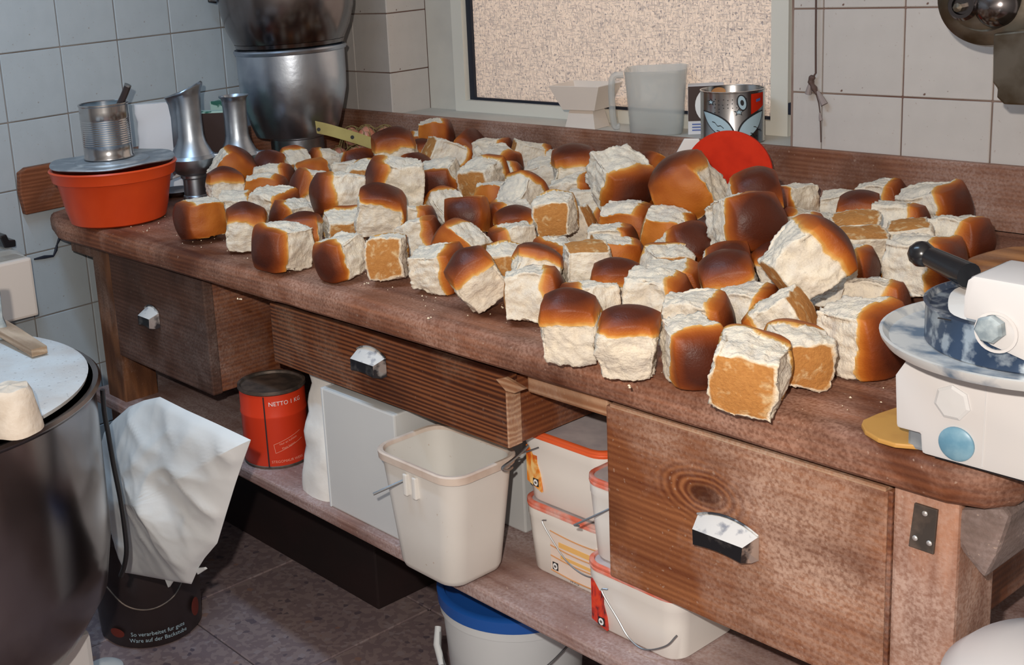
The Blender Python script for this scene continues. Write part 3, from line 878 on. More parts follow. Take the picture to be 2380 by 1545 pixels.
for (cx, cy, w, axis, kind, sd, lift) in BUNS:
    P0 = at(cx, cy, 2, .038+lift)
    toc = CAM_C - P0; toc.z = 0; toc.normalize(); rt = Vector((-toc.y, toc.x, 0)); up = Vector((0,0,1))
    rt = Vector((-toc.y, toc.x, 0)); 
    if rt.dot(CAM_R[0]) < 0: rt = -rt
    def wv(a): return (rt*a[0] + toc*a[1] + up*a[2])
    z = wv(axis).normalized()
    ref = up if abs(z.z) < .85 else -toc
    y = (ref - z*ref.dot(z)).normalized(); x = y.cross(z)
    R0 = Matrix((x, y, z)).transposed()
    k0 = rb.choice((0, 1, 2, 3))
    if kind != 'n' and sd:
        best = -9
        for k in range(4):
            a = k*pi/2; yy = y*cos(a) - x*sin(a); xx = x*cos(a) + y*sin(a)
            sc_ = sum((yy if kind == 's' or i == 0 else xx).dot(wv(DIRS[d])) for i, d in enumerate(sd))
            if kind == 'c': sc_ = max(sc_, yy.dot(wv(DIRS[sd[1]])) + xx.dot(wv(DIRS[sd[0]])))
            if sc_ > best: best = sc_; k0 = k
    spin = k0*pi/2 + rb.uniform(-.16, .16)
    Rm = R0 @ Matrix.Rotation(spin, 3, 'Z')
    ms, vs = BV[kind][rb.randrange(len(BV[kind]))]
    s = max(.84, min(1.12, w/scl(P0)/.087)); sv = Vector((s*rb.uniform(.96, 1.04), s*rb.uniform(.96, 1.04), s*rb.uniform(.95, 1.03)))
    mn = min((Rm @ Vector((v.x*sv.x, v.y*sv.y, v.z*sv.z))).z for v in vs)
    hc = -mn + lift + .0012
    P = at(cx, cy, 2, hc)
    placed.append(dict(P=P, q=Rm.to_quaternion(), s=sv, ms=ms, axis=axis, kind=kind, sd=sd, px=cx, lift=lift))
# settle: buns that cut into one another are nudged apart until their surfaces only touch
from mathutils.bvhtree import BVHTree
LOW = {}
for kd in BV:
    for ms, vs in BV[kd]:
        vv = []; ff = []
        for me in ms.values():
            o0 = len(vv); vv += [v.co.copy() for v in me.vertices]; ff += [tuple(i+o0 for i in p.vertices) for p in me.polygons]
        bm = bmesh.new(); bvs = [bm.verts.new(v) for v in vv]
        for f in ff: bm.faces.new([bvs[i] for i in f])
        bmesh.ops.remove_doubles(bm, verts=bm.verts[:], dist=1e-5)
        hull = bmesh.ops.convex_hull(bm, input=bm.verts[:])
        bmesh.ops.delete(bm, geom=[e for e in hull['geom_interior'] if isinstance(e, bmesh.types.BMVert)], context='VERTS')
        bm.faces.ensure_lookup_table(); bm.verts.index_update()
        LOW[id(ms)] = ([v.co*.975 for v in bm.verts], [tuple(v.index for v in f.verts) for f in bm.faces if len(f.verts) >= 3]); bm.free()
for b in placed:
    L, Fx = LOW[id(b['ms'])]; R = b['q'].to_matrix(); b['lv'] = [R @ Vector((v.x*b['s'].x, v.y*b['s'].y, v.z*b['s'].z)) for v in L]; b['lf'] = Fx
    b['rad'] = max(v.length for v in b['lv']); b['T'] = b['P'].copy(); b['tree'] = None
rc = at(1690, 405, 2, .083); dsc = CAM_C-rc; dsc.z = 0; dsc.normalize()
def clear(b):
    ch = False
    for (ox, oy, orr) in ((.285,-.640,.064), (.290,-.520,.058), (.345,-.165,.082), (.194,-.285,.105), (.325,-.857,.13)):
        v = Vector((b['P'].x-ox, b['P'].y-oy, 0)); need = orr+.044*b['s'].x
        if v.length < need: k_ = need-v.length; b['P'] += v.normalized()*k_; ch = True
    v = b['P']-rc; a_ = v.dot(dsc); lat = (Vector((v.x, v.y, 0)) - dsc*a_).length
    if lat < .13 and abs(a_) < .060: b['P'] += dsc*((.060 if a_ > -.03 else -.060)-a_); ch = True
    if ch: b['tree'] = None
for it in range(110):
    moved = 0
    for b in placed: clear(b)
    for b in placed:
        if b['tree'] is None: b['tree'] = BVHTree.FromPolygons([v+b['P'] for v in b['lv']], b['lf'])
    for i, a in enumerate(placed):
        for b in placed[i+1:]:
            d = b['P']-a['P']
            if d.length > a['rad']+b['rad']: continue
            if a['tree'] is None: a['tree'] = BVHTree.FromPolygons([v+a['P'] for v in a['lv']], a['lf'])
            if b['tree'] is None: b['tree'] = BVHTree.FromPolygons([v+b['P'] for v in b['lv']], b['lf'])
            if a['tree'].overlap(b['tree']):
                moved += 1
                la, lb = a['lift'], b['lift']
                h = Vector((d.x, d.y, 0)); h = h.normalized() if h.length > 1e-4 else Vector((1,0,0))
                st = .0018
                if max(la, lb) > 0 and la != lb and h.length:
                    u, dn = (b, a) if lb > la else (a, b)
                    if u['P'].z < u['T'].z + .014: u['P'].z += .0012
                    st = .0009
                a['P'] -= h*st; b['P'] += h*st; a['tree'] = b['tree'] = None
    for b in placed:
        ym = -.0245 - max(v.y for v in b['lv'])*1.06
        if b['P'].y > ym: b['P'].y = ym; b['tree'] = None
        if b['P'].y < -.875 + .0: b['P'].y = max(b['P'].y, b['T'].y-.012); b['tree'] = None
    if not moved: break
print('bun settle', it, moved, 'max drift', max((b['P']-b['T']).length for b in placed))
for b in placed:
    b['P'].y = min(b['P'].y, -.0245 - max(v.y for v in b['lv'])*1.06)
def look(axis, kind):
    r, t, u = axis
    if u > .72: s = 'brown crown up'
    elif u < -.72: s = 'crown down, torn crumb up'
    elif t > .6 and t >= abs(r): s = 'brown crown facing forward'
    elif t < -.6 and -t >= abs(r): s = 'golden base facing forward'
    elif r > .5: s = 'brown crown facing right'
    elif r < -.5: s = 'brown crown facing left'
    else: s = 'lying on a torn side'
    return s
ORD = ['first','second','third','fourth','fifth','sixth','seventh','eighth','ninth','tenth','eleventh','twelfth','thirteenth','fourteenth','fifteenth','sixteenth','seventeenth','eighteenth','nineteenth','twentieth','twenty-first','twenty-second','twenty-third','twenty-fourth']
order = sorted(placed, key=lambda b: b['P'].y)       # front edge first
NB = 8; per = math.ceil(len(order)/NB)
rown = ['front row at the bench edge', 'second row from the bench edge', 'third row from the bench edge', 'fourth row from the bench edge', 'fourth row from the upstand', 'third row from the upstand', 'second row from the upstand', 'last row along the upstand']
for r in range(NB):
    row = sorted(order[r*per:(r+1)*per], key=lambda b: b['px'])
    for i, b in enumerate(row):
        o = empty('bread_bun', b['P'], rot=b['q']); o.scale = b['s']
        lb = 'torn bun, %s, %s from left, %s' % (look(b['axis'], b['kind']), ORD[i], rown[r])
        tag(o, lb, 'bun', 'torn buns spread over the workbench')
        for nm, me in b['ms'].items():
            c = bpy.data.objects.new(nm, me); COL.objects.link(c); c.parent = o

# ================================================================== THINGS ON THE BENCH, LEFT END
def lathe_obj(name, prof, m, parent, n=48, smooth=True, c=(0,0,0), wob=None):
    return obj(name, lathe(prof, c, n, wob=wob), m, parent, smooth)
# orange bowl
bw = empty('mixing_bowl', at(262, 500, 2, .0) + Vector((-.012, .02, .001)))
bw.location = (.325, -.857, .001); bw.scale = (.90, .90, 1)
tag(bw, 'orange-red plastic bowl covered by a dented metal lid', 'bowl')
lathe_obj('bowl_body', [(0,0), (.104,0), (.112,.004), (.120,.03), (.132,.085), (.136,.092), (.143,.094), (.147,.112), (.150,.116), (.147,.119), (.140,.117), (.134,.096), (.114,.03), (.104,.008), (0,.007)], M['orange'], bw, 64)
# dented metal lid on it, its own thing
ld = empty('metal_lid', bw.location + Vector((0, 0, .1205)))
ld.scale = (.93, .93, 1); tag(ld, 'flat dented grey metal lid lying on the orange bowl', 'lid')
def lwob(x, y, z, a, j): 
    r = math.hypot(x, y); return x, y, z + (.0035*sin(a*5+1)+.003*sin(a*3))*max(0, (r-.08)/.06) + (.004 if j > 5 else 0)
obj('lid_plate', lathe([(0,0),(.09,.0),(.12,.001),(.138,.001),(.1405,.003),(.139,.005),(.12,.0045),(.085,.0045),(.083,.0075),(0,.0075)], (0,0,0), 72, wob=lambda x,y,z,a,j: (x, y, z + (.0016*sin(a*5+1)+.0014*sin(a*3+2)+.0032)*max(0,(math.hypot(x,y)-.08)/.06))), M['alu_flour'], ld, True)
# tin can with a brush handle
cn = empty('tin_can', ld.location + Vector((-.024, .006, .0082)))
cn.scale = (.93, .93, .86); tag(cn, 'open ribbed tin can standing on the dented metal lid', 'tin can')
prof = [(0,0),(.0545,0),(.057,.002),(.057,.006),(.0555,.008)]
for i in range(26):
    z = .034 + .0026*i; prof.append((.0552 + (.0009 if i % 2 else 0), z))
prof += [(.0555,.118),(.0555,.130),(.0572,.132),(.0572,.1355),(.0555,.136),(.0538,.134),(.0538,.010),(0,.010)]
lathe_obj('can_body', prof, M['tin'], cn, 56)
lathe_obj('can_contents', [(0,.122),(.0528,.122),(.0528,.118),(0,.118)], M['teal_print'], cn, 32)
bs = empty('brush', cn.location + Vector((.028, .020, .106))); tag(bs, 'dark flat handle sticking up out of the ribbed tin can', 'brush')
hp = [(0,0,-.0),(.010,.010,.022),(.018,.018,.043)]
V, Fc = tube([Vector(p) for p in curve_pts(hp, 5)], .0075, 8); obj('handle', ([Vector((v.x, v.y, v.z)) for v in V], Fc), M['bin_black'], bs, True)
obj('end_cap', tube([(.0175,.0175,.0425),(.019,.019,.0462)], .0078, 8), M['wire'], bs, True)
# folded white cloth strip on the table by the side board
fs = empty('flour_scraper', at(95, 472, 2, .003)); tag(fs, 'narrow pale plastic strip lying by the side upstand, left of the orange bowl', 'scraper')
o = obj('blade', box(-.016, .016, -.075, .075, -.002, .003, .0015), M['white_cool'], fs); o.rotation_euler = (0, 0, -.1)

# mincer parts, cast aluminium
def mincer(loc, rz, label, full=True, h=1.0):
    t = empty('mincer', loc, rz); t.scale = (h, h, h); tag(t, label, 'mincer', 'cast aluminium mincer parts at the left end')
    # foot tube, chamber, neck, slanted hopper mouth
    lathe_obj('foot', [(0,0),(.030,0),(.032,.003),(.031,.010),(.029,.012),(.029,.052),(.034,.056),(.034,.062),(0,.062)], M['alu'], t, 36)
    lathe_obj('chamber', [(0,.060),(.030,.060),(.052,.072),(.060,.088),(.062,.104),(.056,.112),(0,.112)], M['alu'], t, 40)
    def mouth(x, y, z, a, j):
        if j >= 6: 
            k = (j-5)/4; return x*(1+.28*k*max(0, -cos(a))), y, z + .016*k*cos(a)
        return x, y, z
    lathe_obj('neck', [(.054,.110),(.048,.122),(.038,.142),(.034,.160),(.033,.200),(.034,.235),(.0355,.255),(.0375,.264),(.042,.268),(.043,.272),(.039,.272),(.033,.262),(.029,.235),(.029,.12)], M['alu'], t, 40, wob=mouth if full else None)
    if full:
        obj('side_lug', prism([(-.03,.085),(-.095,.052),(-.098,.042),(-.060,.052),(-.028,.062)], 1, -.016, .016, .003), M['alu_flour'], t)
    obj('ledge', prism([(.02,.100),(.080,.104),(.080,.110),(.02,.112)], 1, -.012, .012, .002), M['alu'], t)
    return t
mincer((.285, -.640, .0015), radians(52), 'cast aluminium mincer body nearer the orange bowl, with slanted hopper mouth', True, .90)
mincer((.290, -.520, .0015), radians(42), 'second aluminium mincer body with straight neck in front of the green carton', False, .80)
dm = empty('dish', at(413, 452, 2, .001)); tag(dm, 'small dark metal dish between the orange bowl and the aluminium mincer', 'dish')
obj('dish_body', lathe([(0,0),(.035,0),(.045,.006),(.047,.012),(.045,.0125),(.034,.004),(0,.004)], (0,0,0), 32), M['steel_dark'], dm, True)

# white paper bag with blue print
pb = empty('paper_bag', (.118, -.625, .004)); tag(pb, 'crumpled white pouch with small blue print behind the aluminium mincer', 'bag')
def pouch(w, d, h, seed, nseg=10):
    rings = []
    for i in range(nseg+1):
        k = i/nseg; z = h*k; ww = w*(1-.10*k+.05*sin(k*7)); dd = d*(1-k**1.5*.82) + .004
        ring = []
        for q in range(28):
            a = 2*pi*q/28; x = cos(a); y = sin(a)
            x = math.copysign(abs(x)**.55, x); y = math.copysign(abs(y)**.6, y)
            p = Vector((x*ww/2, y*dd/2, z)); p += Vector((x, y, 0))*(.006*nz(p, 26, seed)+.004*nz(p, 60, seed)); ring.append(tuple(p))
        rings.append(ring)
    return loft(rings)
o = obj('bag_body', pouch(.110, .05, .205, 4), M['paper'], pb, True); o.rotation_euler = (.06, 0, radians(50))
V, Fc = text_geo('*', .045); o = obj('blue_print', (V, Fc), M['blue_print'], pb); o.rotation_euler = (pi/2, 0, radians(50)); o.location = (.036, -.030, .050)
# green and white carton with brown panel
gc = empty('carton', (.205, -.535, .0015), radians(38)); tag(gc, 'green and white carton with dark brown front behind the mincer', 'carton')
obj('carton_body', box(-.055, .045, -.014, .014, 0, .180, .002), M['green_card'], gc)
obj('front_panel', box(-.052, .042, -.0155, -.0142, .004, .176), M['brown_card'], gc)
gd = empty('carton', (.135, -.215+.10, .001), radians(20)); tag(gd, 'upright green-white packet with orange-brown picture beside the tall pots', 'carton')
gd.location = (.100, -.425, .0015)
obj('carton_body', box(-.03, .03, -.022, .022, 0, .185, .002), M['green_card'], gd)
obj('front_panel', box(-.027, .027, -.0235, -.0222, .0, .15), M['pic_stripe'], gd)
# stacked pots
P0 = Vector((.194, -.285, .001))
zp = max(.062, onv(680, 322, P0 + Vector((.05,-.04,0))).z); print('pan height', zp)
sp = empty('saucepan', P0); tag(sp, 'small shiny steel pan at the bottom of the pot stack', 'pan')
lathe_obj('pan_body', [(0,0),(.060,0),(.066,.004),(.066,zp-.007),(.069,zp-.004),(.069,zp-.001),(.063,zp-.001),(.062,.006),(0,.005)], M['steel'], sp, 48)
z1 = zp
pt = empty('stock_pot', P0 + Vector((0, 0, z1))); tag(pt, 'tall shiny steel pot standing on the small pan', 'pot')
hz = onv(670, 108, P0).z - z1 - .001; rt_ = .132
lathe_obj('pot_body', [(0,0),(.085,0),(.100,.004),(.110,.03),(.122,.075),(.130,.11),(rt_,.15),(rt_,hz-.012),(rt_+.004,hz-.010),(rt_+.006,hz-.004),(rt_+.003,hz),(rt_-.004,hz-.001),(rt_-.004,.15),(.118,.075),(.095,.01),(0,.006)], M['steel'], pt, 72)
up_ = empty('cauldron', P0 + Vector((0, 0, z1+hz+.002))); tag(up_, 'large round-bottomed steel pot with dark base, topmost of the pot stack', 'pot')
lathe_obj('pot_base', [(0,0),(.126,0),(.131,.003),(.134,.012),(.128,.013),(0,.013)], M['steel_dark'], up_, 64)
lathe_obj('pot_body', [(.126,.0125),(.134,.013),(.149,.045),(.160,.085),(.164,.12),(.165,.30),(.169,.304),(.169,.308),(.161,.306),(.160,.12),(.145,.05),(.126,.02)], M['steel_dark'], up_, 72)
for sgn in (-1, 1):
    d = CAM_R[0].copy(); d = Vector((d[0], d[1], 0)).normalized()*sgn
    q = d*.166; V, Fc = tube([q+Vector((0,0,.118)), q+d*.016+Vector((0,0,.120)), q+d*.018+Vector((0,0,.150)), q+Vector((0,0,.152))], .006, 8)
    obj('grip', (V, Fc), M['black'], up_, True)
# onions in a net with a yellow label
on = 0
nb = empty('net_bag', (.235, -.130, .001)); tag(nb, 'olive net bag with a long yellow paper label, full of onions', 'net bag')
pn = [(.15,-.20,.030),(.195,-.185,.032),(.235,-.150,.030),(.170,-.150,.031),(.205,-.125,.032),(.255,-.105,.030),(.285,-.125,.030),(.165,-.170,.075),(.205,-.155,.078),(.240,-.125,.076),(.300,-.090,.030)]
pn = [(x+.125, y-.020, z) for x, y, z in pn]
wv_on = ['at the left end', 'front', 'front middle']
ome = None
for i, p in enumerate(pn):
    o = empty('onion', p, rz=i*1.3); 
    lay = 'upper' if p[2] > .05 else 'lower'; same = sorted((q[0]*.61+q[1]*.79, q) for q in pn if (q[2] > .05) == (p[2] > .05)); kk_ = [q for _, q in same].index(p)
    tag(o, 'reddish-brown onion, %s from left in the %s layer of the net bag' % (['first','second','third','fourth','fifth','sixth','seventh','eighth'][kk_], lay), 'onion', 'onions in the net bag')
    if ome is None:
        a = obj('bulb', lathe([(0,-.0235),(.010,-.022),(.019,-.014),(.0235,-.002),(.022,.010),(.014,.019),(.005,.0245),(0,.026)], (0,0,0), 20), M['onion'], o, 'all'); ome = a.data
    else:
        a = bpy.data.objects.new('bulb', ome); COL.objects.link(a); a.parent = o
    o.scale = (.92, .92, .90)
V = []; Fc = []
# net: diagonal threads over the heap
def heapz(x, y): 
    b = .006
    for p in pn:
        d2 = (x-p[0])**2+(y-p[1])**2; R = .0262
        if d2 < R*R: b = max(b, p[2]+sqrt(R*R-d2))
    return b
VV = []
for k in range(-12, 13):
    for s in (1, -1):
        pts = []
        for q in range(0, 27):
            u = (q/26-.5)*.24; v = k*.016 + s*u*.6
            x = .333 + u*.93 - v*.36; y = -.164 + u*.36 + v*.93
            if abs(v) < .085 and -.085 < u < .115: pts.append(Vector((x, y, heapz(x, y)+.0015)))
        if len(pts) > 3: VV.append(tube(pts, .0009, 4))
obj('netting', merge(*VV), M['net'], nb, world=True)
def strip(pts, w, th, wd):
    """flat strip: points along, width direction wd"""
    rings = []
    for p in pts:
        p = Vector(p); w2 = Vector(wd).normalized()*w/2; rings.append([tuple(p-w2), tuple(p+w2), tuple(p+w2+Vector((0,-th*.6,th))), tuple(p-w2+Vector((0,-th*.6,th)))])
    return loft(rings)
lp = [onv(*q, (.395, -.215, 0)) for q in ((735, 296), (770, 304), (830, 322), (865, 334), (903, 348))]
obj('paper_label', strip(curve_pts(lp, 5), .030, .0015, (.10, -.15, .9)), M['yellow_label'], nb, world=True)
for q in ((820, 318), (742, 300)):
    p = onv(*q, (.400, -.219, 0)); o = obj('printed_dot', lathe([(0,0),(.0045,0),(.0045,.0012),(0,.0012)], (0,0,0), 12), M['ink'], nb); o.rotation_euler = (pi/2, 0, .9); o.location = p - nb.location + Vector((.003,-.004,0))
fo = empty('foil_packet', at(925, 330, 2, .004)); fo.location = (.40, -.062, .001); tag(fo, 'pale blue flattened foil packet by the window upstand, right of the net bag', 'packet')
obj('packet_body', pouch(.11, .034, .036, 9, 5), M['paleblue'], fo, True)

# ================================================================== ON THE WINDOW LEDGE
# red disc lid in front, white plate behind it
def facing(loc, tilt=0.0, yaw=0.0):
    d = CAM_C - Vector(loc); d.z = 0; d.normalize()
    z = (d*cos(tilt) + Vector((0,0,1))*sin(tilt)).normalized(); x = Vector((0,0,1)).cross(z).normalized(); y = z.cross(x)
    return (Matrix((x, y, z)).transposed() @ Matrix.Rotation(yaw, 3, 'Y')).to_quaternion()
rc = at(1690, 405, 2, .083); R_red = 101/scl(rc); rc = at(1690, 405, 2, R_red*.995+.004); R_red = 101/scl(rc)
rl_p = Vector((rc.x, rc.y, 0))
rd = empty('red_disc', rc, rot=(Matrix.Rotation(-.24, 3, 'Z') @ facing(rc, .10).to_matrix()).to_quaternion()); print('disc', rc, R_red); tag(rd, 'round red-orange plastic lid standing upright against the window upstand', 'lid')
lathe_obj('lid_disc', [(0,0),(R_red-.004,0),(R_red,-.0015),(R_red,-.009),(R_red-.002,-.009),(R_red-.0025,-.003),(0,-.003)], M['red'], rd, 96)
wp_p = Vector((rc.x-.055, rc.y+.035, 0)); wq = [onv(*q, wp_p) for q in ((1590, 322), (1625, 322), (1660, 450), (1540, 450), (1555, 385))]
for q in wq: q.z = max(q.z, .0018)
wq[2].z = wq[3].z = .0018
ctr = sum(wq, Vector())/5
rm = facing(ctr, 0.0).to_matrix()
loc2 = [(rm.transposed() @ (q-ctr)) for q in wq]
wp = empty('cutting_sheet', ctr, rot=facing(ctr, 0.0)); tag(wp, 'white plastic board leaning behind the red round lid', 'board')
obj('sheet', prism([(p.x, p.y) for p in loc2], 2, -.004, .004, .0015), M['white'], wp)
# printed tin
tp = Vector((1.222, .030, .1005))
tn = empty('decorated_tin', tp); tag(tn, 'open metal tin printed with stars, eyes and wings on the window ledge', 'tin')
RT = .0595; HT = onv(1712, 205, tp).z - tp.z
obj('tin_body', lathe([(0,0),(RT-.001,0),(RT+.001,.002),(RT,.004),(RT,HT-.003),(RT+.0015,HT-.002),(RT+.0015,HT),(RT-.001,HT+.0005),(RT-.002,HT-.002),(RT-.002,.004),(0,.004)], (0,0,0), 72), M['tin'], tn, True)
af = atan2(CAM_C.y-tp.y, CAM_C.x-tp.x)      # azimuth that faces the viewer
KY = HT/.138
def decal(parent, poly, m, lift, a, z, name='print', r=RT, c=(0,0,0)):
    poly = [(x, y*KY) for x, y in poly]
    V, Fc = polyfill(poly, .006); obj(name, (on_cyl(V, c, r+lift, a, z), Fc), m, parent)
def ell(rx, ry, n=20, rot=0, ox=0, oy=0): return [(ox+rx*cos(2*pi*i/n)*cos(rot)-ry*sin(2*pi*i/n)*sin(rot), oy+rx*cos(2*pi*i/n)*sin(rot)+ry*sin(2*pi*i/n)*cos(rot)) for i in range(n)]
def star(r, ox=0, oy=0): return [(ox+(r if i % 2 == 0 else r*.42)*sin(pi*i/5), oy+(r if i % 2 == 0 else r*.42)*cos(pi*i/5)) for i in range(10)]
# screen-right on the can is +angle? angle grows counter-clockwise, seen from the viewer to the right
def leaf(w, h, rot, ox, oy):
    pts = []
    for i in range(13):
        t = i/12; pts.append((-h/2+h*t, w*sin(pi*t)**.8))
    for i in range(1, 12):
        t = 1-i/12; pts.append((-h/2+h*t, -w*.55*sin(pi*t)))
    return [(ox+x*cos(rot)-y*sin(rot), oy+x*sin(rot)+y*cos(rot)) for x, y in pts]
for (w, h, rot, ox, oy) in ((.022,.098,radians(-47),-.030,.050), (.022,.090,radians(52),.040,.046)):
    decal(tn, leaf(w+.0035, h+.008, rot, ox, oy), M['ink'], .0004, af, .0)
    decal(tn, leaf(w, h, rot, ox, oy), M['teal_print'], .0008, af, .0)
for (x0, y0, n_) in ((-.040,.062,4), (-.030,.040,3), (.042,.046,4), (.035,.030,3)):
    pts = [(x0+.006*i, y0-.004*i+.003*sin(i*2.4)) for i in range(n_+1)]
    poly = [(x, y+.0011) for x, y in pts] + [(x, y-.0011) for x, y in pts[::-1]]
    decal(tn, poly, M['ink'], .0012, af, 0)
for (x, y, r) in ((-.043,.112,.010), (.012,.086,.011)):
    decal(tn, star(r, x, y), M['ink'], .0004, af, 0); decal(tn, star(r*.62, x, y), M['teal_print'], .0008, af, 0)
decal(tn, ell(.010,.021,20,.15,.018,.110), M['ink'], .0004, af, 0); decal(tn, ell(.0075,.018,20,.15,.018,.110), M['teal_print'], .0008, af, 0); decal(tn, ell(.0035,.0075,14,.1,.018,.110), M['ink'], .0012, af, 0)
decal(tn, [(.036,.078),(.072,.096),(.072,.130),(.036,.130)], M['red'], .0004, af, 0)
decal(tn, [(.048,.108),(.060,.110),(.060,.117),(.048,.115)], M['blue_print'], .0008, af, 0)
rs = random.Random(2)
for i in range(26):
    x = -.034+.0085*(i % 8) + rs.uniform(-.001,.001); y = .118 - .011*(i//8) + rs.uniform(-.002,.002)
    if x + (.118-y)*.9 > .030: continue
    decal(tn, ell(.0013,.0013,6,0,x,y), M['ink'], .0004, af, 0)
rust = obj('brown_stain', (on_cyl(polyfill(ell(.016,.009,16), .006)[0], (0,0,0), RT-.0025, af+pi+.5, HT-.012), polyfill(ell(.016,.009,16), .006)[1]), M['pic_stripe'], tn)
# brown and white printed carton behind the tin
cp = Vector((1.125, .070, .1005)); ct = empty('carton', cp, rot=facing(cp, 0, 0)); tag(ct, 'small brown and white printed carton squeezed between jug and tin', 'carton')
hh = onv(1602, 200, cp).z - cp.z
# local axes: x right, y up, z to the viewer
obj('carton_body', box(-.030, .040, 0, hh, -.045, 0, .001), M['paper'], ct)
obj('brown_panel', box(-.0295, .0395, .028, hh-.001, .0002, .0008), M['brown_card'], ct)
obj('white_circle', ([(x+.018, y+hh*.60, .0012) for x, y in ell(.034, .038, 28)] , [list(range(28))]), M['white_print'], ct).location = (0, 0, 0)
obj('star_print', ([(x+.012, y+hh*.55, .0016) for x, y in star(.010)], [list(range(10))]), M['ink'], ct)
for k in range(3): obj('text_line', box(-.022, .030, .020-.006*k, .0225-.006*k, .0002, .0009), M['blue_print'], ct)
# translucent jug
jp = Vector((1.020, .055, .1005)); jg = empty('plastic_jug', jp, rot=Matrix.Rotation(af, 3, 'Z').to_quaternion()); tag(jg, 'large clear plastic measuring jug with handle on the window ledge', 'jug')
hj = onv(1590, 155, jp).z - jp.z
secs = [(0,.050,.050,.020),(.004,.053,.053,.022),(hj*.6,.058,.058,.024),(hj-.003,.066,.062,.026),(hj,.067,.063,.026)]
V, Fc = tubloft(secs, (0,0,0)); Fc = Fc[:-1]
bm = bmesh.new(); vs = [bm.verts.new(v) for v in V]
for f in Fc: bm.faces.new([vs[i] for i in f])
bmesh.ops.recalc_face_normals(bm, faces=bm.faces[:]); bmesh.ops.solidify(bm, geom=bm.faces[:], thickness=.0015)
obj('jug_body', bm, M['jug'], jg, True)
hpts = [(.01, -.066, hj*.93), (.012, -.088, hj*.88), (.012, -.090, hj*.45), (.012, -.086, hj*.14), (.010, -.076, hj*.12)]
obj('handle', tube(curve_pts(hpts, 6), .007, 8), M['jug'], jg, True)
# grey card boxes
def openbox(name, loc, rz, wb_, wt, hb, m, label, flare=.012):
    t = empty(name, loc, rz); tag(t, label, 'box')
    a = wb_/2; b = wt/2; c = .75
    bm = bmesh.new(); V0 = [bm.verts.new((x, y, 0)) for x, y in ((-a,-a*c),(a,-a*c),(a,a*c),(-a,a*c))]; V1 = [bm.verts.new((x, y, hb)) for x, y in ((-b,-b*c),(b,-b*c),(b,b*c),(-b,b*c))]
    bm.faces.new(V0[::-1])
    for i in range(4): bm.faces.new((V0[i], V0[(i+1)%4], V1[(i+1)%4], V1[i]))
    bmesh.ops.recalc_face_normals(bm, faces=bm.faces[:]); bmesh.ops.solidify(bm, geom=bm.faces[:], thickness=.0015)
    obj('tray', bm, m, t)
    return t
bxp = Vector((.835, .048, .1005))
h1 = onv(1390, 252, bxp).z - bxp.z
b1 = openbox('card_box', bxp, radians(8), .078, .060, h1, M['card'], 'lower grey card box, upside down beneath the open card tray')
b1.location.z = bxp.z
h2 = onv(1400, 195, bxp).z - bxp.z - h1
b2 = openbox('card_box', bxp + Vector((0, -.002, h1+.002)), radians(8), .082, .128, h2*1.0, M['card_in'], 'upper open grey card tray with flared sides on the window ledge')
# light cord hanging on the wall
V1 = tube([(at(1896, 0, 1, -.008).x, -.008, .44)] + [at(x, y, 1, -.008) for x, y in ((1896, 90), (1896, 170), (1889, 180))], .0018, 6)
cdp = empty('pull_cord', at(1896, 100, 1, -.008)); tag(cdp, 'thin brown pull cord with frayed knotted end hanging right of the window', 'cord')
obj('cord', V1, M['cord'], cdp, True, world=True)
kp = [at(x, y, 1, -.009) for x, y in ((1889, 176), (1885, 190), (1892, 205), (1898, 218))]
obj('knot', tube(curve_pts(kp, 4), [.004,.006,.0055,.005,.006,.005,.004,.005,.006,.005,.004,.003,.003], 8), M['cord'], cdp, True, world=True)
for pts, r in ((((1885,188),(1878,218)), .006), (((1900,212),(1916,243)), .0065), (((1905,262),(1908,280)), .0035)):
    a, b = [at(*q, 1, -.009) for q in pts]; obj('tassel', tube([a, (a+b)/2, b], [r*.35, r*.8, r], 8), M['tassel'], cdp, True, world=True)
V1 = tube([at(x, y, 1, -.0075) for x, y in ((1893, 205), (1903, 240), (1906, 262), (1908, 330))], .0011, 6)
obj('cord', V1, M['cord'], cdp, True, world=True)

# ================================================================== RIGHT END
# hanging old brass machine head (upper right corner)
mg = empty('hanging_machine', (1.86, -.25, .30)); tag(mg, 'old brass and steel machine head hanging in the upper right corner', 'machine')
def mpt(px, py, dy=0): return at(px, py, 1, -.22+dy) - mg.location
c0 = mpt(2290, 20); 
def ry(o, loc, s=None):
    o.rotation_euler = (pi/2, 0, 0); o.location = loc
    if s: o.scale = s
    return o
ry(lathe_obj('housing', [(0,-.05),(.050,-.05),(.066,-.040),(.074,-.022),(.076,.0),(.072,.014),(.060,.022),(.050,.024),(.046,.020),(0,.020)], M['brass'], mg, 56), mpt(2308, -8), (1, .93, 1))
obj('wall_arm', tube([mpt(2308,-8)+Vector((0,.02,0)), mpt(2308,-8)+Vector((0,.12,.0)), mpt(2308,-8)+Vector((0,.215,0))], .022, 16), M['brass'], mg, True)
obj('wall_plate', box(mpt(2308,-8).x-.05, mpt(2308,-8).x+.05, .240, .2485, mpt(2308,-8).z-.05, mpt(2308,-8).z+.05, .003), M['brass'], mg)
ry(lathe_obj('side_housing', [(0,-.05),(.038,-.05),(.050,-.04),(.056,-.02),(.055,.006),(.046,.020),(.030,.026),(0,.027)], M['brass'], mg, 44), mpt(2285, 0))
ry(lathe_obj('boss', [(0,.018),(.021,.018),(.022,.030),(.018,.036),(.013,.036),(.012,.031),(0,.031)], M['steel_dark'], mg, 32), mpt(2262, 8))
ry(lathe_obj('bolt', [(0,.03),(.007,.03),(.0065,.041),(0,.043)], M['brass'], mg, 8), mpt(2258, 12))
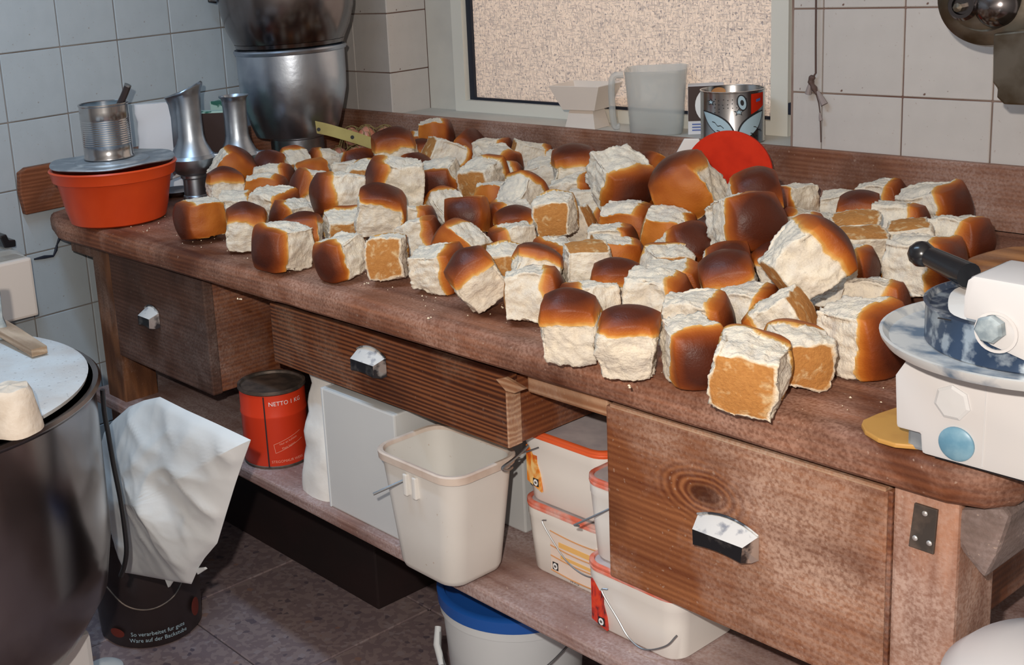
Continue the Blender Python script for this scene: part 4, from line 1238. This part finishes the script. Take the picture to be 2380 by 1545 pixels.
ry(lathe_obj('dome', [(0,.045),(.014,.043),(.026,.034),(.032,.020),(.033,.0),(0,.0)], M['steel_dark'], mg, 32), mpt(2335, 10))
poly = [(mpt(*q).x, mpt(*q).z) for q in ((2348,70),(2346,182),(2357,196),(2355,216),(2372,232),(2440,235),(2440,60))]
obj('clamp_block', prism(poly, 1, -.02, .04, .003), M['brass'], mg)
o = obj('clamp_screw', lathe([(0,-.03),(.010,-.03),(.010,.02),(.014,.022),(.014,.030),(0,.030)], (0,0,0), 16), M['steel_dark'], mg, True); o.location = mpt(2377, 160, -.03)
# brown wooden board lying at the back right
wbd = empty('wooden_board', (1.90, -.33, .001)); tag(wbd, 'brown round-edged wooden board lying behind the white slicer', 'board')
bd = [at(*q, 2, .045) for q in ((2232,606),(2262,592),(2300,580),(2345,571),(2392,570),(2470,600),(2470,660),(2300,650))]
obj('board', prism([(p.x, p.y) for p in bd], 2, .001, .046, .010), M['brown_board'], wbd, world=True, smooth=True)
# ochre board under the slicer
ob = empty('ochre_board', (2.10, -.83, .001)); tag(ob, 'small ochre board with rounded corner sticking out under the white slicer', 'board')
bd = [at(*q, 2, .006) for q in ((2002,985),(2006,975),(2040,960),(2100,940),(2200,935),(2200,1010),(2150,1036),(2080,1030),(2040,1018),(2010,1000))]
obj('board', prism([(p.x, p.y) for p in bd], 2, .001, .006, .0015), M['yellow_board'], ob, world=True)

# white slicing machine
sm = empty('slicing_machine', (2.16, -.87, .0)); tag(sm, 'white enamel slicing machine with floury steel tray at the right bench end', 'machine')
S = sm.location
yF = -.930
fz = lambda px, py, y=yF: at(px, py, 1, y)
a = fz(2075, 870); b = fz(2102, 812); c = fz(2400, 885); d = fz(2080, 1046); e = fz(2140, 1068)
x0 = d.x; zt = b.z
zb_ = .0245
xr = 2.34
pol = [(x0, .0245), (x0-.003, a.z), (x0+.010, zt-.006), (x0+.020, zt), (xr, zt), (xr, .0045), (e.x, .0045), (e.x-.002, .0245)]
obj('body', prism(pol, 1, yF, -.80, .004), M['machine'], sm, True, world=True)
obj('foot', box(x0+.006, e.x-.003, yF+.012, -.85, .0015, .024, .003), M['alu_flour'], sm, world=True)
obj('foot', box(e.x+.01, xr-.01, yF+.006, -.83, .0012, .0044, .001), M['black'], sm, world=True)
q = fz(2214, 935); o = obj('hexagon_button', lathe([(0,0),(.0175,0),(.0175,.0015),(.0145,.003),(0,.0035)], (0,0,0), 7), M['machine_grey'], sm); o.rotation_euler = (pi/2, .2, 0); o.location = q - S
q = fz(2224, 1031); o = obj('round_switch', lathe([(0,0),(.0168,0),(.0168,.002),(.014,.004),(0,.0045)], (0,0,0), 32), M['machine_blue'], sm, True); o.rotation_euler = (pi/2, 0, 0); o.location = q - S
obj('seam', box(fz(2290, 950).x-.0004, fz(2290, 950).x+.0004, yF-.0006, yF+.002, .008, zt-.004), M['machine_grey'], sm, world=True)
# round tray ring with inner drum
tc = at(2330, 735, 2, .128); tz = tc.z
trc = Vector((2.185, -.865, 0))
def ringz(z): return Vector((trc.x, trc.y, z))
obj('tray', lathe([(.060,.108),(.118,.110),(.132,.114),(.136,.120),(.137,.124),(.134,.1245),(.128,.118),(.060,.1145)], (trc.x,trc.y,0), 72), M['blue_flour'], sm, True, world=True)
obj('drum', lathe([(0,.115),(.094,.115),(.097,.118),(.097,.152),(.099,.155),(.096,.156),(.093,.150),(0,.1495)], (trc.x,trc.y,0), 64), M['blue_dark'], sm, True, world=True)
obj('flour_heap', lathe([(0,.1555),(.035,.155),(.060,.1530),(.082,.1502),(.086,.1497)], (trc.x,trc.y,0), 40, wob=lambda x,y,z,a_,j: (x*(1+.12*sin(a_*3)), y*(1+.1*cos(a_*2)), z)), M['flour'], sm, True, world=True)
# head block with hexagon knob
yH = -.972
hp_ = [fz(2235, 740, yH), fz(2238, 690, yH), fz(2246, 650, yH), fz(2262, 640, yH), fz(2420, 668, yH), fz(2420, 860, yH), fz(2290, 800, yH), fz(2288, 752, yH)]
obj('head', prism([(p.x, p.z) for p in hp_], 1, yH, -.90, .005), M['machine'], sm, True, world=True)
q = fz(2306, 762, yH-.001); o = obj('hexagon_knob', lathe([(0,0),(.0125,0),(.0125,.007),(.0105,.010),(0,.011)], (0,0,0), 7), M['knob_grey'], sm); o.rotation_euler = (pi/2, .3, 0); o.location = q - S
o = obj('knob_rim', lathe([(.016,0),(.0185,.001),(.0185,.002),(.016,.002)], (0,0,0), 28, closed=True), M['machine'], sm, True); o.rotation_euler = (pi/2, 0, 0); o.location = q - S + Vector((.004, 0, -.003))
obj('slot', box(fz(2232, 748).x, fz(2262, 752).x, yH-.0006, yH+.001, fz(2245, 750, yH).z-.0008, fz(2245, 750, yH).z), M['ink'], sm, world=True)
# rear cover plate and black lever
pc = [at(*q, 2, .172) for q in ((2262,640),(2300,628),(2400,640),(2420,668))]
obj('cover', prism([(p.x, p.y) for p in pc], 2, .150, .172, .003), M['alu_flour'], sm, world=True)
P1 = onv(2252, 640, (2.15,-.86,0)); P2 = onv(2165, 598, (2.10,-.83,0)); P3 = onv(2142, 590, (2.09,-.825,0))
obj('lever', tube([P1, (P1+P2)/2, P2], [.0125,.0115,.0105], 16), M['black'], sm, True, world=True)
V, Fc = lathe([(0,-.0135),(.006,-.012),(.0115,-.007),(.0135,0),(.0115,.007),(.006,.012),(0,.0135)], tuple(P3), 24); obj('lever_knob', (V, Fc), M['black'], sm, 'all', world=True)

# white round vessel, lower right corner
vq = at(2510, 1520, 2, -.14)
wv_ = empty('round_bin', (vq.x+.01, vq.y, FLOOR)); tag(wv_, 'white rounded bin beyond the right bench end, lower right corner', 'bin')
hv = -.19-FLOOR
lathe_obj('bin_body', [(0,0),(.10,0),(.108,.01),(.118,hv-.01),(.116,hv),(0,hv)], M['white_cool'], wv_, 64)
lathe_obj('bin_lid', [(0,hv+.001),(.119,hv+.001),(.122,hv+.006),(.120,hv+.014),(.105,hv+.030),(.075,hv+.042),(.04,hv+.048),(0,hv+.050)], M['machine'], wv_, 64)

# ================================================================== ON THE LOWER SHELF
SZ = -.3975
# red can
rc_ = empty('red_can', (.835, -.842, SZ)); tag(rc_, 'red metal can marked NETTO with dark lid on the lower shelf', 'can')
RR, HC = .0615, .150
lathe_obj('can_body', [(0,0),(RR-.002,0),(RR,.003),(RR,.095),(RR+.0012,.098),(RR+.0012,.101),(RR,.104),(RR,HC-.008),(RR,HC-.008)], M['red_can'], rc_, 64)
lathe_obj('can_lid', [(0,HC-.005),(RR-.004,HC-.005),(RR-.002,HC-.001),(RR+.002,HC),(RR+.0025,HC-.006),(RR,HC-.0085),(0,HC-.0085)], M['hinge'], rc_, 64)
lathe_obj('base_ring', [(RR-.001,.0),(RR+.0012,.0005),(RR+.0012,.004),(RR,.005)], M['hinge'], rc_, 64)
def face_az(loc): 
    return atan2(CAM_C.y-loc[1], CAM_C.x-loc[0])
ac = face_az(rc_.location)
V, Fc = polyfill([(-.019,.004),(-.0165,.004),(-.0165,HC-.009),(-.019,HC-.009)], .02); obj('black_stripe', (on_cyl(V, (0,0,0), RR+.0016, ac, 0), Fc), M['ink'], rc_)
def ctext(parent, s, size, r, a, z, m, rot=0, name='lettering', c=(0,0,0)):
    V, Fc = text_geo(s, size); o = obj(name, (on_cyl(V, c, r, a, z, rot), Fc), m, parent); return o
ctext(rc_, 'NETTO 1 KG', .0115, RR+.0010, ac+.38, HC-.024, M['white_print'], radians(0))
ctext(rc_, 'STEGOMAUR WERK', .0072, RR+.0010, ac+.32, .014, M['pale_print'], 0)
ctext(rc_, 'Nur an kuhlem', .0060, RR+.0010, ac+.36, .052, M['pale_print'], radians(16))
ctext(rc_, 'Platz lagern', .0060, RR+.0010, ac+.36, .042, M['pale_print'], radians(16))
for (x0, y0, x1, y1) in ((-.012,.031,.044,.050),(-.014,.048,.040,.066),(-.012,.031,-.0145,.048)):
    L = math.hypot(x1-x0, y1-y0); nx, ny = -(y1-y0)/L*.0004, (x1-x0)/L*.0004
    V, Fc = polyfill([(x0+nx,y0+ny),(x0-nx,y0-ny),(x1-nx,y1-ny),(x1+nx,y1+ny)], .008); obj('frame_line', (on_cyl(V, (0,0,0), RR+.001, ac+.14, 0), Fc), M['pale_print'], rc_)
# shiny lid lying on can's back, black jar lid
jl = empty('jar', (.915, -.60, SZ)); tag(jl, 'dark glass jar with shiny black lid behind the red can', 'jar')
lathe_obj('jar_body', [(0,0),(.040,0),(.042,.004),(.042,.150),(.036,.158),(0,.158)], M['bin_black'], jl, 36)
lathe_obj('jar_lid', [(0,.176),(.034,.176),(.037,.173),(.037,.158),(0,.158)], M['black'], jl, 36)
# paper sack
sk = empty('paper_sack', (1.030, -.850, SZ)); tag(sk, 'narrow white paper sack with folded top between red can and grey boxes', 'sack')
obj('sack_body', pouch(.092, .110, .222, 21, 14), M['sack'], sk, True)
# grey-white boxes
gb = empty('flour_box', (1.18, -.84, SZ)); tag(gb, 'grey-white upright box beside the paper sack, front one', 'box')
obj('box_body', box(-.097, .090, -.065, .065, 0, .214, .003), M['box_grey'], gb)
obj('edge_fold', box(-.098, -.094, -.0665, .060, 0, .2145, .001), M['white_cool'], gb)
gb2 = empty('flour_box', (1.34, -.69, SZ)); tag(gb2, 'second grey-white box behind the open square bucket', 'box')
obj('box_body', box(-.16, .05, -.06, .08, 0, .218, .003), M['box_grey'], gb2)
obj('edge_fold', box(-.060, -.056, -.0615, -.058, 0, .218, .0005), M['white_cool'], gb2)
# open square bucket, standing a little over the shelf edge
sb = empty('square_bucket', (1.384, -.9035, SZ)); tag(sb, 'open off-white square plastic bucket standing over the shelf edge', 'bucket')
HB = .188
def sec(z, k=0): 
    t = z/HB; return (z, .064+.024*t-k, .056+.012*t-k, .028+.004*t-k*.5)
outer = [sec(0, .010), sec(.006, .002), sec(.014), sec(.07), sec(HB-.012)]
V, Fc = tubloft(outer + [(HB-.011, .0905,.0705,.034),(HB,.0915,.0715,.035),(HB+.001,.0895,.0695,.034)] + [(HB-.003,.0845,.0645,.031)] + [sec(.07,.003), sec(.012,.004), sec(.010,.02)], (0,0,0))
obj('bucket_body', (V, Fc), M['bucket_white'], sb, True)
V, Fc = tubloft([(HB-.013,.0885,.0685,.033),(HB-.011,.0920,.0720,.0345),(HB,.0930,.0730,.0355),(HB+.0018,.0905,.0705,.034),(HB+.0012,.0860,.0660,.032),(HB-.004,.0840,.064,.031)], (0,0,0))
obj('rim', (V, Fc[:-2]), M['bucket_rim'], sb, True)
for dx in (-.012, .008):
    obj('handle_lug', box(dx-.004, dx+.004, -.0725, -.062, HB-.052, HB-.018, .002), M['bucket_white'], sb)
def wbar(P, Q, r=.0028): return tube([P, (P+Q)/2, Q], r, 8)
Pw = at(948, 1112, 1, -.968); Qw = at(868, 1148, 1, -1.005)
obj('wire_handle', tube([Pw+Vector((0,.006,0)), Pw, Qw], .0023, 8), M['wire'], sb, True, world=True)
Pw = at(1222, 1038, 0, 1.470); 
obj('wire_handle', tube(curve_pts([at(1228,1036,0,1.478), at(1195,1066,0,1.492), at(1168,1087,0,1.497), at(1178,1093,0,1.492), at(1190,1086,0,1.484)], 6), .0022, 8), M['wire'], sb, True, world=True)

# food tubs with orange lids
def tub(name, loc, hx, hy, h, label, lidm, rz=0, group=None):
    t = empty(name, loc, rz); tag(t, label, 'tub', group)
    k = lambda z: .90 + .10*z/h
    V, Fc = tubloft([(0,hx*.86,hy*.86,.022),(.003,hx*.895,hy*.895,.024),(h*.5,hx*.945,hy*.945,.025),(h-.026,hx*.975,hy*.975,.026),(h-.024,hx*.985,hy*.985,.026),(h-.009,hx*.985,hy*.985,.026)], (0,0,0))
    obj('tub_body', (V, Fc), M['tub'], t, True)
    V, Fc = tubloft([(h-.0105,hx*.985,hy*.985,.026),(h-.0105,hx,hy,.028),(h-.007,hx*1.008,hy*1.008,.028),(h-.0055,hx*.998,hy*.998,.028),(h-.0045,hx*1.006,hy*1.006,.028),(h-.001,hx*1.004,hy*1.004,.028),(h,hx*.985,hy*.985,.027),(h,hx*.93,hy*.93,.024),(h-.003,hx*.92,hy*.92,.023)], (0,0,0))
    obj('lid_rim', (V, Fc), lidm, t, True)
    obj('lid_top', (lambda r: loft(r))([[(x,y,h-.0028) for x,y in rrect(hx*.918,hy*.918,.023)],[(x,y,h-.0022) for x,y in rrect(hx*.91,hy*.91,.023)]]), M['lid_flour'], t)
    return t
def logo(t, x, y, z, s, m_=None):
    obj('logo', box(x-s, x+s, y-.0008, y+.0012, z-s*1.15, z+s*1.15), M['ink'], t)
    o = obj('logo_ring', ([(x+s*.82*cos(2*pi*i/20), y-.0011, z+s*.98*sin(2*pi*i/20)) for i in range(20)], [list(range(20))]), M['white_print'], t)
    o = obj('logo_mark', ([(x+s*.45*cos(2*pi*i/12), y-.0014, z+s*.40*sin(2*pi*i/12)) for i in range(12)], [list(range(12))]), M['wire'], t)
hA = .1125
yA_ = -.758; xA = 1.541
tA = tub('food_tub', (xA, yA_, SZ), .083, .070, hA, 'lower orange-lidded tub with pale striped label behind the square bucket', M['tub_lid2'])
fyA = -.070*.945
LA = lambda px, py: at(px, py, 1, yA_+fyA).x - xA
l0, l1 = LA(1283, 1320), .0775
obj('label', box(l0, l1, fyA-.0012, fyA+.002, .012, .078), M['pic_pale'], tA)
for i, z in enumerate((.076, .053, .037, .014)):
    obj('label_stripe', tube([(l0+(l1-l0)*k/10, fyA-.0012, z-.003*sin(pi*k/10)) for k in range(11)], .0012, 5), M['pic_stripe'], tA, True)
obj('label_patch', box(l0+.016, l1, fyA-.0016, fyA, .055, .063), M['pic_yellow'], tA); obj('label_patch', box(l0+.019, l1, fyA-.0016, fyA, .038, .043), M['pic_yellow'], tA)
logo(tA, l0+.0085, fyA-.001, .022, .0052)
V, Fc = text_geo('14 KG', .0065); o = obj('lettering', (V, Fc), M['ink'], tA); o.rotation_euler = (pi/2, 0, 0); o.location = (l0+.044, fyA-.001, .009)
obj('wire_handle', tube(curve_pts([(-.030,fyA-.004,.092),(-.034,fyA-.008,.088),(-.008,fyA-.010,.062),(.016,fyA-.011,.044),(.045,fyA-.011,.036),(.078,fyA-.010,.040)], 6), .0011, 6), M['wire'], tA, True)
tA2 = tub('food_tub', (xA, yA_, SZ+hA+.0005), .083, .070, hA, 'upper orange-lidded tub with orange fruit label behind the square bucket', M['tub_lid'])
poly = [(-.068,.030),(-.040,.018),(-.042,.045),(-.047,.062),(-.046,.080),(-.054,.0855),(-.068,.0855)]
obj('label', prism(poly, 1, fyA-.0012, fyA+.002), M['pic_orange'], tA2)
logo(tA2, -.0505, fyA-.001, .031, .0052)
obj('wire_handle', tube(curve_pts([(-.040,fyA-.003,.089),(-.062,fyA-.016,.078),(-.078,fyA-.022,.070),(-.079,fyA-.018,.066),(-.070,fyA-.012,.067)], 6), .0013, 6), M['wire'], tA2, True)
hB_ = .0975
tB = tub('food_tub', (1.709, -.815, SZ), .080, .072, hB_, 'lower tub with red berry label, in front under the deep right drawer', M['tub_lid2'])
fyB = -.072*.945
poly = [(-.066,.012),(-.040,.003),(-.041,.022),(-.045,.040),(-.044,.058),(-.050,.066),(-.066,.0715)]
obj('label', prism(poly, 1, fyB-.0010, fyB+.003), M['pic_red'], tB)
logo(tB, -.0490, fyB-.001, .014, .0052)
obj('wire_handle', tube(curve_pts([(-.034,fyB-.004,.069),(-.040,fyB-.009,.065),(-.012,fyB-.012,.038),(.008,fyB-.013,.018),(.032,fyB-.012,.012),(.062,fyB-.008,.028),(.074,fyB,.045)], 6), .0012, 6), M['wire'], tB, True)
tB2 = tub('food_tub', (1.697, -.8105, SZ+hB_+.0005), .072, .068, .118, 'upper plain white tub with floury orange lid, left of the deep right drawer', M['tub_lid2'])
fyC = -.068*.945
obj('wire_handle', tube([(-.022,fyC-.003,.084),(-.036,fyC-.014,.074),(-.062,fyC-.030,.056),(-.058,fyC-.024,.054)], .0017, 6), M['wire'], tB2, True)

# ================================================================== ON THE FLOOR
# dark box under the shelf
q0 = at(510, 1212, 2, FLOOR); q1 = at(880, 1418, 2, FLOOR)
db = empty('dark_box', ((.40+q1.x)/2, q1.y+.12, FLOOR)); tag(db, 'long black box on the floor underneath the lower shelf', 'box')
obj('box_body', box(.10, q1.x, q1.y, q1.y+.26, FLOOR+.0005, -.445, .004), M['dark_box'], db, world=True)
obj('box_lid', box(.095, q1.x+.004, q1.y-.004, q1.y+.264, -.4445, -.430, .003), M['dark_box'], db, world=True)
# bucket with blue lid
bc = at(1182, 1352, 2, -.515); bk = empty('blue_lid_bucket', (bc.x+.004, bc.y+.004, FLOOR)); tag(bk, 'white round bucket with bright blue lid standing on the floor', 'bucket')
BH = -.515-FLOOR; BR = .124
lathe_obj('bucket_body', [(0,0),(.096,0),(.099,.004),(BR-.007,BH-.040),(BR-.003,BH-.038),(BR-.003,BH-.020),(0,BH-.020)], M['white_cool'], bk, 72)
lathe_obj('lid', [(BR-.004,BH-.024),(BR,BH-.023),(BR+.001,BH-.003),(BR-.003,BH),(BR-.010,BH),(BR-.013,BH-.006),(0,BH-.006)], M['blue'], bk, 72)
ab = face_az(bk.location)
def bpt(da, z, out=0): r = .099+(BR-.106)*z/(BH-.04)+.006+out; return (r*cos(ab+da), r*sin(ab+da), z)
obj('wire_handle', tube(curve_pts([bpt(-1.35,BH-.075,.004), bpt(-1.18,BH-.100,.012), bpt(-.90,BH-.118,.016), bpt(-.45,BH-.122,.020), bpt(.0,BH-.105,.022), bpt(.38,BH-.072,.018), bpt(.8,BH-.045,.012)], 8), .0019, 8), M['wire'], bk, True)
obj('grip', tube([bpt(-1.42,BH-.070,.006), bpt(-1.28,BH-.092,.014), bpt(-1.08,BH-.114,.018)], [.0055,.0062,.0055], 10), M['white_cool'], bk, True)
# black bin with white film bag
nc = at(385, 1505, 2, FLOOR); dirc = (CAM_C-nc); dirc.z = 0; dirc.normalize()
bnp = nc - dirc*.108 + Vector((-.012, -.018, 0)); bn = empty('black_bucket', (bnp.x, bnp.y, FLOOR)); tag(bn, 'black plastic bucket with two lines of pale print, stuffed with a white bag', 'bucket')
NH = .262; NR = .122
lathe_obj('bucket_body', [(0,0),(.100,0),(.105,.006),(NR-.006,NH-.03),(NR,NH-.026),(NR+.002,NH),(NR-.002,NH),(NR-.010,NH-.03),(.098,.008),(0,.006)], M['bin_black'], bn, 72)
an = face_az(bnp)
def npt(da, z, out=.004): r = .105+(NR-.111)*z/(NH-.03)+out; return (r*cos(an+da), r*sin(an+da), z)
obj('wire_handle', tube(curve_pts([npt(-.8,.150,.008), npt(-.4,.110,.014), npt(0,.098,.016), npt(.4,.112,.014), npt(.75,.150,.008)], 8), .0018, 8), M['hinge'], bn, True)
for s, z in (('So verarbeitet fur gute', .036), ('Ware auf der Backstube', .022)):
    V, Fc = text_geo(s, .0125); r = .1075+(NR-.111)*z/NH + .0012
    obj('lettering', (on_cyl(V, (0,0,0), r, an+.10, z), Fc), M['teal_print'], bn)
V, Fc = polyfill(ell(.014, .020, 16), .008); obj('red_mark', (on_cyl(V, (0,0,0), .1115, an+.95, .055), Fc), M['dull_red'], bn)
V, Fc = polyfill(ell(.018, .010, 16), .008); obj('red_mark', (on_cyl(V, (0,0,0), .1090, an-.72, .035), Fc), M['dull_red'], bn)
# crumpled white film bag hanging out of it
Pb = Vector((bnp.x, bnp.y, 0)) + dirc*(NR+.095)
outl_ = [(372,922),(432,952),(505,985),(583,1022),(560,1085),(545,1130),(525,1195),(505,1262),(476,1296),(462,1318),(445,1357),(398,1350),(345,1340),(300,1332),(285,1300),(272,1240),(258,1180),(243,1110),(234,1045),(245,1000),(262,978),(300,945),(335,930)]
YB = bnp.y - NR - .030
wl_ = [at(x, y, 1, YB) for x, y in outl_]; cb = sum(wl_, Vector())/len(wl_)
fm = Matrix(((1,0,0),(0,0,-1),(0,1,0))); ft = fm.transposed()
bgp = empty('film_bag', cb, rot=fm.to_quaternion()); tag(bgp, 'crumpled shiny white film bag drooping out of the black bucket', 'bag')
lp_ = [ft @ (q-cb) for q in wl_]; P2 = [(p.x, p.y) for p in lp_]
dens = []
for i in range(len(P2)):
    a, b = P2[i], P2[(i+1) % len(P2)]
    for k in range(7): dens.append((a[0]+(b[0]-a[0])*k/7, a[1]+(b[1]-a[1])*k/7))
RN = 30; V = [(0, 0, 0)]; Fc = []
# fold lines: (point, direction, height) as creases
folds = [((-.02,.02), (1,-.55), .020), ((.03,-.01), (.55,-1), .018), ((-.05,-.02), (1,.35), .016), ((.0,.07), (1,-.25), .014)]
def foldh(x, y):
    h = 0
    for (p, d, a) in folds:
        L = math.hypot(*d); s = ((x-p[0])*d[1]-(y-p[1])*d[0])/L; t = ((x-p[0])*d[0]+(y-p[1])*d[1])/L
        h += a*max(0, 1-abs(s)/.045)*max(0, 1-abs(t)/.13)
    return h
nd = len(dens)
def bagz(x, y, k, back):
    b = (1-k**2.4)
    if back: return -.048*b - .002
    rid = sum(a*(1-abs(nz((x+.7*y*sg, y-.3*x*sg, 0), f, o_)))**5 for f, a, o_, sg in ((5,.014,3,1),(8,.006,8,-1),(20,.0018,12,1)))
    return .026*b**.6 + foldh(x, y)*b**.5*.7 + .012*nz((x, y, 0), 8, 3)*b**.5 + rid*b**.4
for side in (0, 1):
    base_i = len(V)
    if side: V.append((0, 0, bagz(0, 0, 0, 1)))
    else: V[0] = (0, 0, bagz(0, 0, 0, 0))
    ci = base_i if side else 0
    st = len(V)
    for r in range(1, RN+1):
        k = r/RN
        for (x, y) in dens:
            X, Y = x*k, y*k
            if r == RN and side: continue
            V.append((X, Y, bagz(X, Y, k, side)))
    if side == 0: st0 = st
    def idx(r, i, side=side, st=st):
        if r == RN: return st0 + (RN-1)*nd + i
        return st + (r-1)*nd + i
    for i in range(nd):
        i2 = (i+1) % nd
        f = (ci, idx(1, i), idx(1, i2)); Fc.append(f if not side else f[::-1])
        for r in range(1, RN):
            f = (idx(r, i), idx(r+1, i), idx(r+1, i2), idx(r, i2)); Fc.append(f if not side else f[::-1])
obj('bag_film', (V, Fc), M['bag'], bgp, True)
tri = [ft @ (at(*q, 1, YB)-cb) for q in ((385,1344),(402,1350),(393,1364))]
obj('corner_tip', prism([(p.x, p.y) for p in tri], 2, -.002, .002), M['bag'], bgp)
tri = [ft @ (at(*q, 1, YB)-cb) for q in ((456,1320),(476,1318),(480,1322),(462,1334))]
obj('corner_tip', prism([(p.x, p.y) for p in tri], 2, -.002, .002), M['bag'], bgp)

# ================================================================== LEFT FOREGROUND
# large steel mixing bowl on its white base
mbc = Vector((.895, -1.545, -.07)); MR = .302
mb = empty('mixer_bowl', (mbc.x, mbc.y, FLOOR+.0)); tag(mb, 'huge dark steel mixer bowl on a white foot at the left edge', 'bowl')
zt_ = mbc.z - FLOOR
lathe_obj('bowl_body', [(0,.30),(.10,.303),(.18,.322),(.24,.360),(.278,.42),(.292,.50),(.296,zt_-.012),(MR,zt_-.010),(MR+.004,zt_-.004),(MR,zt_),(MR-.008,zt_-.001),(MR-.010,zt_-.012),(.288,.52),(.272,.435),(.19,.345),(0,.318)], M['steel_dark'], mb, 96)
obj('foot', box(-.235, .062, -.25, .235, .0, .302, .010), M['machine'], mb)
lathe_obj('foot_cap', [(0,0),(.035,0),(.040,.01),(.036,.035),(.02,.045),(0,.047)], M['white_cool'], mb, 28).location = (.655-mbc.x, -1.165-mbc.y, 0)
ldp = empty('bowl_lid', (mbc.x-.004, mbc.y-.002, mbc.z+.0008)); tag(ldp, 'flour-covered round flat lid lying on the big steel mixer bowl', 'lid')
lathe_obj('lid_plate', [(0,.0),(MR-.020,.0),(MR-.012,.002),(MR-.010,.008),(MR-.016,.011),(MR-.05,.010),(0,.0105)], M['lid_top'], ldp, 96)
kq = at(32, 970, 2, mbc.z+.03); kn_ = empty('floury_knob', (kq.x, kq.y, mbc.z+.0125)); tag(kn_, 'stubby flour-crusted cylinder standing on the floury bowl lid', 'knob')
obj('knob_body', lathe([(0,0),(.036,0),(.035,.01),(.031,.035),(.029,.052),(.024,.060),(0,.062)], (0,0,0), 36, wob=lambda x,y,z,a,j: (x*(1+.05*sin(a*3+j)), y*(1+.05*cos(a*4+j)), z+.001*sin(a*5))), M['dough'], kn_, True)
sq = [at(18, 770, 2, mbc.z+.028), at(60, 795, 2, mbc.z+.022), at(92, 818, 2, mbc.z+.019)]
st_ = empty('wooden_scraper', (sq[0].x, sq[0].y, mbc.z+.0125)); tag(st_, 'flat floury wooden stick lying on the far side of the bowl lid', 'stick')
e0 = sq[0] + (sq[0]-sq[2])*1.2 + Vector((0,0,.010)); e0.z = mbc.z + .030
dd_ = (sq[2]-e0).normalized(); wdir = Vector((-dd_.y, dd_.x, 0)).normalized()
rings = []
for p, w in ((e0, .020), (sq[0], .015), (sq[2], .013)):
    p = Vector(p); p.z = max(p.z, mbc.z+.0200); 
    rings.append([tuple(p-wdir*w+Vector((0,0,-.006))), tuple(p+wdir*w+Vector((0,0,-.006))), tuple(p+wdir*w+Vector((0,0,.006))), tuple(p-wdir*w+Vector((0,0,.006)))])
obj('blade', loft(rings), M['stick'], st_, world=True)
# upright mixer arm at the very left edge, floury
arp = at(-12, 790, 2, mbc.z+.012)
ar = empty('dough_hook', (arp.x, arp.y, mbc.z+.0125)); tag(ar, 'floury grey dough hook arm rising from the lid at the left picture edge', 'hook')
am_ = [onv(*q, (arp.x, arp.y, 0)) for q in ((-30,640),(-5,640),(2,690),(6,735),(20,765),(24,782),(-20,792),(-40,760))]
d = ft  # local frame unused
fmA = facing(arp, 0).to_matrix(); lpA = [fmA.transposed() @ (q-ar.location) for q in am_]
o = obj('arm', prism([(p.x, max(p.y, .0)) for p in lpA], 2, -.012, .012, .003), M['knob_grey'], ar); o.rotation_mode = 'QUATERNION'; o.rotation_quaternion = fmA.to_quaternion()
# dark cable beside the bowl
cb_ = empty('cable', (1.0, -1.22, FLOOR)); Pc = Vector((.80, -1.20, 0))
tag(cb_, 'thin black cable hanging between the steel mixer bowl and the white film bag', 'cable')
pts = [at(*q, 1, -1.235) for q in ((238,905),(243,960),(252,1010),(264,1080),(280,1160),(290,1230),(294,1280),(289,1315),(281,1338))]
obj('cable', tube(curve_pts(pts, 5), .0042, 10), M['black'], cb_, True, world=True)
# white dispenser on the left wall
yq0, yq1 = at(8, 690, 0, .075).y, None
dpn = empty('wall_dispenser', (lx(-1.0)+.0005, -1.0, -.24)); tag(dpn, 'pale rectangular soap dispenser with clear top and black knob on the left wall', 'dispenser')
fx_ = .085
c1 = at(72, 598, 0, fx_+.07); c2 = at(92, 730, 0, fx_+.07); c3 = at(-30, 780, 0, fx_+.07)
bmx = box(lx(-1)+.002, fx_+.07, c3.y-.03, (c1.y+c2.y)/2, c2.z-.002, c1.z, .006)
obj('dispenser_body', bmx, M['card_in'], dpn, world=True)
yb_ = (c1.y+c2.y)/2
obj('clear_top', prism([(c3.y, c1.z), (yb_-.005, c1.z), (yb_-.022, c1.z+.018), (yb_-.040, c1.z+.024), (c3.y, c1.z+.024)], 0, lx(-1)+.012, fx_+.055, .003), M['jug'], dpn, world=True)
kb = at(26, 562, 0, .12)
obj('knob', prism([(kb.y-.022, kb.z-.008), (kb.y+.004, kb.z-.010), (kb.y+.005, kb.z+.006), (kb.y-.010, kb.z+.008), (kb.y-.014, kb.z+.022), (kb.y-.030, kb.z+.020)], 0, .09, .135, .003), M['black'], dpn, world=True)
obj('neck', box(.100, .125, kb.y-.018, kb.y-.002, c1.z+.020, kb.z-.006, .002), M['jug'], dpn, world=True)
# pipe crack / dark chipped joints on the left wall below the bench end
chip = [((112,535),(104,560)), ((104,560),(96,585)), ((96,585),(50,592))]
for i, (a, b) in enumerate(chip):
    A = at(*a, 0, .0); B = at(*b, 0, .0)
    A = Vector((lx(A.y)+.001, A.y, A.z)); B = Vector((lx(B.y)+.001, B.y, B.z))
    obj('cracked_joint', tube([A, (A+B)/2+Vector((0,.002,.001)), B], [.0025,.004,.002], 6), M['gasket'], wl, True)
